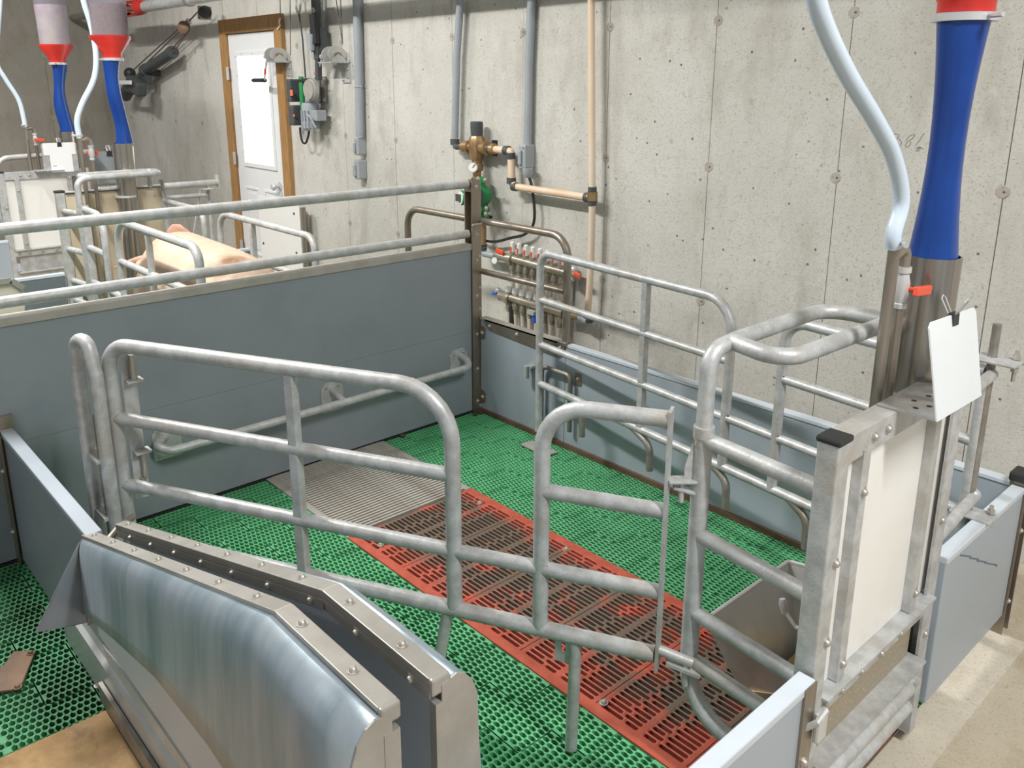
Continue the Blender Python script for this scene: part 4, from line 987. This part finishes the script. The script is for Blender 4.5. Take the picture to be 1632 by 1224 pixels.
def diag_actuator():
    t = thing('linear_actuator', 'dark grey linear actuator slanting behind the blue sleeve', 'actuator', tuple(ony(215,140,.42)))
    Y_ = .36; q = lambda x, y, o=0: ony(x, y, Y_-o)
    MB().cyl(q(232,112), q(275,83), .047).build('outer_tube', M['dark_grey'], t)
    MB().cyl(q(205,140), q(235,110), .034).build('inner_tube', M['dark_grey'], t)
    MB().cyl(q(231,113), q(234,111), .06).build('ring', M['dark_grey'], t); MB().cyl(q(272,85), q(275.5,82.5), .054).build('ring', M['dark_grey'], t)
    a, b = q(208,130,.1), q(226,144,.1); MB().bar(a, b, .13, .10, up=(0,1,0)).build('gear_housing', M['dark_grey'], t, smooth=False, bevel=.02)
    MB().cyl(q(199,153), q(206,139), .06).build('motor', M['dark_grey'], t)
    MB().sphere(q(207,117), .055, 10).build('cable_drum', M['black'], t)
    MB().box(q(209,131,.18).x, Y_-.19, q(209,131).z-.02, q(209,131).x+.03, Y_-.175, q(209,131).z+.015).build('sticker', M['white_plastic'], t, smooth=False)
    MB().bar(q(229,122),q(238,128),.09,.06,up=(0,1,0)).build('mount', M['dark_grey'], t, smooth=False)
    for x, y in ((233,116),(203,146)): c = q(x,y); MB().box(c.x-.03,Y_,c.z-.03,c.x+.03,WALL+.002,c.z+.03).build('wall_bracket', M['dark_grey'], t, smooth=False)
diag_actuator()
q = lambda x, y, o=0: ony(x, y, .36-o)
t = thing('cable_pulley', 'rusty double pulley on the slanting cables', 'pulley', tuple(q(296,45)))
MB().lathe(q(295,45,.02),(.7,-1,.2),[(0,.04),(.01,.055),(.02,.045),(.03,.055),(.04,.04)],16).build('sheave', M['rust'], t)
MB().bar(q(294,42), q(302,33), .04, .03, up=(0,1,0)).build('shackle', M['bolt'], t, smooth=False)
t = thing('ceiling_pulley', 'black pulley block hanging under the overhead pipe', 'pulley', tuple(q(326,22)))
MB().lathe(q(326,20,.03),(1,-.3,0),[(0,.03),(.012,.05),(.03,.04),(.045,.05),(.055,.03)],16).build('sheave', M['black'], t)
MB().bar(q(326,10,.03), q(326,31,.03), .05, .09, up=(0,1,0)).build('bracket', M['galv_old'], t, smooth=False)
for lab, a, b in (('upper slanting cable from actuator to pulley', (212,112), (292,39)), ('lower slanting cable from actuator tube to pulley', (272,80), (297,53)), ('short cable between rusty pulley and ceiling pulley', (301,34), (320,14)), ('lowest slanting cable beside the actuator tube', (276,84), (300,50)), ('middle slanting cable behind the actuator', (222,112), (291,45))):
    wire('pulley_cable', lab, [q(*a), q(*b)], .006)
# overhead pipe
t = thing('overhead_pipe', 'grey feed pipe running along the top of the wall', 'pipe', (-4.5,.25,2.3))
MB().tube([(-4.45,.14,2.262),(4.6,.14,2.262)], .045, 16).build('pipe', M['galv'], t)
MB().tube([(-6.45,.14,2.275),(-4.45,.14,2.262)], .03, 12).build('thin_pipe', M['galv_old'], t)
for x in (-3.55, -1.2, 1.4): MB().lathe((x,.14,2.262),(1,0,0),[(0,.055),(.03,.055)],16).tube([(x+.015,.14,2.31),(x+.015,.14,3.62)],.005,6).build('hanger', M['galv_old'], t)
t = thing('pipe_cage', 'red plastic cage sleeve on the overhead pipe', 'cage', (-5.2,.22,2.29))
for k in range(10):
    a = 2*math.pi*k/10; qy, qz = .06*math.cos(a), .06*math.sin(a)
    MB().bar((-5.42,.14+qy,2.27+qz),(-4.60,.14+qy,2.265+qz),.018,.006).build('slat', M['red_plastic'], t, smooth=False)
for x in (-5.42,-5.0,-4.60): MB().lathe((x,.14,2.267),(1,0,0),[(0,.064),(.035,.064),(.035,.058),(0,.058)],14).build('ring', M['red_plastic'], t)
MB().lathe((-4.58,.14,2.265),(1,0,0),[(0,.064),(.13,.046)],14).build('end_cone', M['red_plastic'], t)

# ================================================================== WALL: CONDUITS, VALVES, PUMP, MANIFOLD
def pipe(name, label, pts, r, m_, bend=.0, fits=(), fm='dark_grey', cat='pipe', clamps=()):
    t = thing(name, label, cat, tuple(pts[-1]))
    MB().tube(pts, r, 14, bend=bend).build('pipe', M[m_], t)
    for p, d in fits: MB().cyl(V(p)-V(d).normalized()*.016, V(p)+V(d).normalized()*.016, r*1.28).build('fitting', M[fm], t)
    for p in clamps: MB().box(p.x-.03, WALL-.006, p.z-.008, p.x+.03, WALL, p.z+.008).tube([p+V((r*1.15*math.cos(a), -abs(r*1.15*math.sin(a))+.0, 0)) for a in [math.pi*k/8 for k in range(9)]], .004, 6).build('clamp', M['galv'], t)
    return t
pipe('conduit', 'grey conduit ending in two boxes right of the winches', [W(568,-20,.04),W(571,90,.04),W(574,218,.04)], .027, 'conduit', clamps=[W(572,138,.04)])
def ebox(label, x0, y0, x1, y1, d=.07):
    a, b = W(x0,y0,d), W(x1,y1,0); t = thing('switch_box', label, 'box', ((a.x+b.x)/2, WALL, b.z))
    MB().box(a.x,WALL-d,b.z,b.x,WALL,a.z).build('body', M['box_grey'], t, smooth=False, bevel=.008)
    MB().box(a.x+.008,WALL-d-.014,b.z+.02,a.x+.6*(b.x-a.x),WALL-d,a.z-.03).build('cover', M['conduit'], t, smooth=False, bevel=.005)
    bolts(t, [((x,WALL-d-.001,z),(0,-1,0)) for x in (b.x-.015,) for z in (a.z-.015,b.z+.015)], .004)
    return a, b, t
ebox('upper grey outlet box at the foot of the conduit', 563, 220, 585, 247)
ebox('lower grey outlet box below another box', 563, 255, 586, 285)
pipe('conduit', 'bluish conduit bending into the mixing valve', [W(735,-20,.05),W(728,90,.05),W(725,220,.05)], .021, 'conduit', fits=[(W(725,226,.05),(0,0,1))])
pipe('conduit', 'bluish conduit entering the switch box with black cable', [W(848,-20,.03),W(843,100,.03),W(841,232,.03)], .022, 'conduit')
a, b, t = ebox('grey switch box with a black cable under it', 826, 230, 853, 268, .075)
MB().lathe(W(841,268,.06),(0,0,-1),[(0,.028),(.03,.028),(.05,.015)],12).build('cable_gland', M['conduit'], t)
P = [W(841,275,.06),W(848,300,.05),W(852,340,.05),W(848,362,.05),W(835,374,.05),W(815,379,.05),W(790,385,.05),W(772,383,.05),W(762,376,.05)]
wire('black_cable', 'black cable sagging from the switch box to the pump', catmull(P,6), .008, 'black')
# mixing valve assembly
def lath(t, name, p, ax, prof, m_, n=16): return MB().lathe(p, ax, prof, n).build(name, M[m_], t)
def valve():
    o = .07
    t = thing('mixing_valve', 'brass mixing valve with black cap and round gauge', 'valve', tuple(W(760,235)))
    c = W(760,234,o)
    lath(t,'body',c+V((0,0,-.07)),(0,0,1),[(0,.034),(.02,.042),(.06,.046),(.11,.046),(.13,.036)],'brass',8)
    lath(t,'cap',c+V((0,0,.058)),(0,0,1),[(0,.033),(.05,.036),(.075,.035),(.08,.03)],'dark_grey',12)
    lath(t,'left_union',W(735,233,o),(1,0,0),[(0,.018),(.03,.02),(.03,.034),(.075,.036),(.08,.025),(.12,.025)],'brass',10)
    lath(t,'right_union',W(768,236,o),(1,0,0),[(0,.034),(.05,.04),(.055,.026),(.08,.024),(.08,.03),(.11,.03)],'brass',10)
    MB().tube([W(725,227,.05),W(727,235,.06),W(735,233,o)], .016, 10, bend=.02).build('elbow', M['dark_grey'], t)
    e = W(760,285,o); lath(t,'tail_pipe',c+V((0,0,-.07)),(e-c),[(0,.03),(.02,.028),(.025,.036),(.06,.036),(.065,.024),(.10,.024),(.10,.032),(.15,.032),(.16,.025),(.2,.025)],'brass',12)
    g = W(755,267,o+.03); d = V((.55,-.8,.1))
    lath(t,'gauge',g,d,[(0,.02),(.012,.028),(.02,.028)],'steel_bright'); lath(t,'gauge_face',g+d.normalized()*.02,d,[(0,.024),(.002,.024)],'dial')
    MB().bar(g+d.normalized()*.024, g+d.normalized()*.024+V((.012,.008,.02)), .003, .002, up=d).build('needle', M['black'], t)
    MB().box(W(786,225).x,WALL-.01,W(786,248).z,W(793,225).x,WALL,W(786,223).z).build('pipe_bracket', M['black'], t, smooth=False)
valve()
o = .07
pipe('hot_pipe', 'short orange pipe from the valve with a drop to the left', [W(779,237,o),W(814,241,o),W(816,293,o),W(824,298,o)], .020, 'pex', bend=.012, fits=[(W(782,237,o),(1,0,0)),(W(808,240,o),(1,0,0)),(W(814,248,o),(0,0,1)),(W(815,288,o),(0,0,1))])
pipe('hot_pipe', 'long orange pipe running right to the tee', [W(818,297,o),W(944,316,o)], .019, 'pex', fits=[(W(821,297.5,o),(1,0,0)),(W(937,315,o),(1,0,0))])
pipe('supply_pipe', 'tall cream pipe running down the wall beside a seam', [W(942,-20,o),W(944,315,o),W(942,420,o),W(936,508,o)], .017, 'pex_pale', fits=[(W(944,303,o),(0,0,1)),(W(944,322,o),(0,0,1))])
t = thing('pipe_tee', 'brass tee joining orange and cream pipes', 'fitting', tuple(W(944,314,o)))
MB().cyl(W(944,306,o),W(944,320,o),.026).cyl(W(938,315,o),W(944,315,o),.024).tube([W(944,318,.05),W(949,319,.0)],.006,6).build('tee', M['brass'], t)
def pump():
    o = .10
    t = thing('circulation_pump', 'green circulation pump with round dial on the wall', 'pump', tuple(W(768,340)))
    top, bot = W(766,281,.08), W(770,345,.08)
    lath(t,'flange',W(766,282,.08),(0,0,-1),[(0,.022),(.01,.036),(.03,.036),(.032,.028),(.055,.028),(.055,.038),(.075,.038)],'pump_green',14)
    lath(t,'body',W(768,312,o),(0,1,0),[(-.05,.03),(-.04,.046),(-.015,.052),(.03,.05),(.05,.03)],'pump_green',18)
    lath(t,'throat',W(767,296,.08),(0,0,-1),[(0,.03),(.05,.036),(.12,.038),(.19,.032)],'pump_green',14)
    lath(t,'flange',W(770,331,.08),(0,0,-1),[(0,.037),(.022,.037),(.023,.028),(.04,.028),(.04,.036),(.065,.033)],'pump_green',14)
    MB().cyl(W(768,312,.15), W(742,315,.20), .036).build('motor_can', M['dark_grey'], t)
    d = V((-.35,-1,0)); c = W(741,315,.20)
    lath(t,'display_ring',c,d,[(0,.038),(.02,.042),(.025,.038)],'pump_green',18); lath(t,'display_face',c+d.normalized()*.025,d,[(0,.036),(.003,.035)],'dial',18)
    nn = d.normalized(); MB().box(c.x-.03-.012,c.y-.034,c.z-.02,c.x+.005,c.y-.030,c.z+.02).build('display_screen', M['dark_grey'], t, smooth=False)
    lath(t,'outlet',W(770,345,.08),(0,0,-1),[(0,.024),(.03,.024),(.03,.016),(.16,.016)],'brass',10)
    MB().tube([W(772,346,.08),W(783,346,.02)], .01, 8).build('stay', M['black'], t)
    bolts(t, [(W(x,y,.14),(0,-1,0)) for x, y in ((762,285),(773,287),(765,333),(775,332),(774,341))], .01)
pump()
def manifold(label, x0, y0, x1, y1, n, upper, o=.07):
    t = thing('pipe_manifold', label, 'manifold', tuple(W(x0,y0)))
    a, b = W(x0,y0,o), W(x1,y1,o); d = (b-a); u = d.normalized()
    MB().cyl(a, b, .022).build('header', M['manifold'], t)
    spots = []
    for k in range(n):
        p = a+d*((k+.45)/n)
        spots.append(p)
        lath(t,'nut',p+V((0,0,-.02)),(0,0,-1),[(0,.011),(.015,.011),(.015,.017),(.04,.017),(.045,.012),(.06,.012)],'manifold',8)
        if upper:
            lath(t,'meter_base',p+V((0,0,.018)),(0,0,1),[(0,.016),(.02,.016)],'manifold',8)
            f = lath(t,'flow_meter',p+V((0,0,.036)),(0,0,1),[(0,.013),(.055,.013),(.06,.008)],'white_plastic',8)
            MB().box(p.x-.005,p.y-.0145,p.z+.04,p.x+.005,p.y-.011,p.z+.068).build('red_float', M['handle_red'], f, smooth=False)
        else:
            lath(t,'valve_knob',p+V((0,0,.018)),(0,0,1),[(0,.011),(.012,.012),(.014,.020),(.032,.021),(.044,.014),(.046,.004)],'white_plastic',12)
    return t, a, b, spots
tm, a, b, up_s = manifold('upper manifold with white and red flow meters', 812, 411, 902, 435, 8, True)
lath(tm,'ball_valve',W(789,406,.07),b-a,[(0,.018),(.04,.024),(.08,.026),(.12,.022),(.125,.034),(.15,.034)],'manifold',10)
MB().obox(W(797,401,.09),(.03,0,-.004),(0,.008,0),(0,0,.012)).build('lever', M['handle_red'], tm, bevel=.003)
g = W(791,415,.09); lath(tm,'gauge',g,(.3,-1,.1),[(0,.014),(.02,.02)],'steel_bright'); lath(tm,'gauge_face',g+V((.3,-1,.1)).normalized()*.02,(.3,-1,.1),[(0,.017),(.002,.017)],'dial')
MB().tube([W(771,392,.07),W(769,404,.07),W(789,408,.07)], .018, 10, bend=.02).build('inlet', M['conduit'], tm)
lath(tm,'end_valve',W(904,434,.07),b-a,[(0,.022),(.02,.032),(.05,.03),(.08,.024)],'manifold',10)
MB().sphere(W(914,430,.08),.022,8).sphere(W(912,443,.08),.02,8).build('end_fittings', M['steel_bright'], tm)
MB().obox(W(920,438,.09),(.022,0,-.006),(0,.006,0),(0,0,.011)).build('lever', M['handle_red'], tm, bevel=.003)
MB().bar(W(910,443,.02),W(908,480,.02),.03,.01,up=(0,1,0)).build('wall_strap', M['steel_bright'], tm, smooth=False)
pipe('drop_tube', 'short orange pipe under the pump to the manifold', [W(771,362,.07),W(770,392,.07)], .017, 'pex_pale', fits=[(W(770,394,.07),(0,0,1))])
tl, a, b, lo_s = manifold('lower manifold with round white knobs', 806, 472, 898, 499, 8, False)
lath(tl,'end_valve',W(793,470,.07),b-a,[(0,.016),(.03,.03),(.06,.024),(.08,.034),(.11,.034)],'manifold',10)
MB().sphere(W(794,463,.07),.018,8).build('end_fittings', M['steel_bright'], tl)
MB().obox(W(788,468,.09),(.018,0,.004),(0,.006,0),(0,0,.008)).build('lever', M['handle_blue'], tl, bevel=.002)
MB().obox(W(851,508,.10),(.012,0,-.002),(0,.006,0),(0,0,.022)).build('lever', M['handle_blue'], tl, bevel=.002)
MB().bar(W(843,496,.10),W(853,500,.10),.03,.02).build('bracket', M['steel_bright'], tl, smooth=False)
MB().tube([W(900,500,.07),W(915,503,.07),W(934,507,.07)], .017, 10).build('outlet', M['brass'], tl)
lath(tl,'outlet_elbow',W(924,505,.07),(1,0,-.15),[(0,.021),(.03,.021),(.03,.024),(.06,.024)],'conduit',10)
lath(tl,'outlet_elbow',W(931,506,.07),(1,0,0),[(0,.02),(.05,.022)],'dark_grey',10)
ORD = ('first', 'second', 'third', 'fourth', 'fifth', 'sixth', 'seventh', 'eighth')
for k, p in enumerate(up_s):
    q0 = p+V((0,0,-.085)); q1 = q0+V((.012,.02,-.52))
    o_ = MB().tube([q0, (q0+q1)/2+V((.0,.012,0)), q1], .0105, 8).build('heating_tube', M['tube_white']); tag(o_, ORD[k]+' cream heating tube from the left under the upper manifold', 'tube', 'heating tubes of the upper manifold')
for k, p in enumerate(lo_s):
    q0 = p+V((0,0,-.085)); sg = -1 if k < 4 else 1
    q1 = q0+V((-.03-.008*k if k < 4 else .05,-.01,-.34))
    o_ = MB().tube(catmull([q0, q0+V((.0,0,-.1)), q1],5), .0105, 8).build('heating_tube', M['tube_white']); tag(o_, ORD[k]+' cream heating tube from the left under the lower manifold', 'tube', 'heating tubes of the lower manifold')
o_ = MB().tube([W(818,490,.06),W(817,520,.06)], .02, 8).build('dark_sleeve', M['black']); tag(o_, 'black insulated sleeve among the heating tubes', 'sleeve')

# ================================================================== PENCIL NOTE ON THE WALL, SCUFFS ON THE PANEL
mat('pencil', (.22,.21,.19), None, rough=.8)
note = thing('pencil_note', 'faint pencil figures written on the wall beside the pale hose', 'writing', tuple(W(1440,235)))
for st_ in ([(258,275),(300,240),(350,232),(405,250),(412,280),(385,322),(430,350),(465,400),(455,450),(410,500),(330,570)],
            [(600,385),(555,440),(548,480),(580,498),(625,470),(650,420),(655,385)],
            [(600,385),(640,358),(700,310),(735,262),(715,243),(640,270),(580,330),(555,385)],
            [(925,215),(850,330),(760,460)],
            [(775,530),(810,500),(850,500),(840,540),(800,580),(765,575),(790,540),(850,510),(915,540)]):
    P = [W(1400+x/12.69, 195+y/12.69, .0012) for x, y in st_]
    MB().tube(catmull(P, 4), .0011, 5).build('stroke', M['pencil'], note)
mat('scuff', (.10,.15,.21), None, rough=.5)
sf = bpy.data.objects['front_panel']
for x0, y0, x1, y1 in ((480,985,598,1000),(582,1015,682,1030),(660,1045,757,1058),(745,1068,872,1090),(860,1095,880,1102)):
    a, b = (onx(1460+x/6.8, 740+y/6.8, 2.5246) for x, y in ((x0,y0),(x1,y1)))
    MB().bar(a, b, .004, .0006, up=(1,0,0)).build('scuff_mark', M['scuff'], sf, smooth=False)
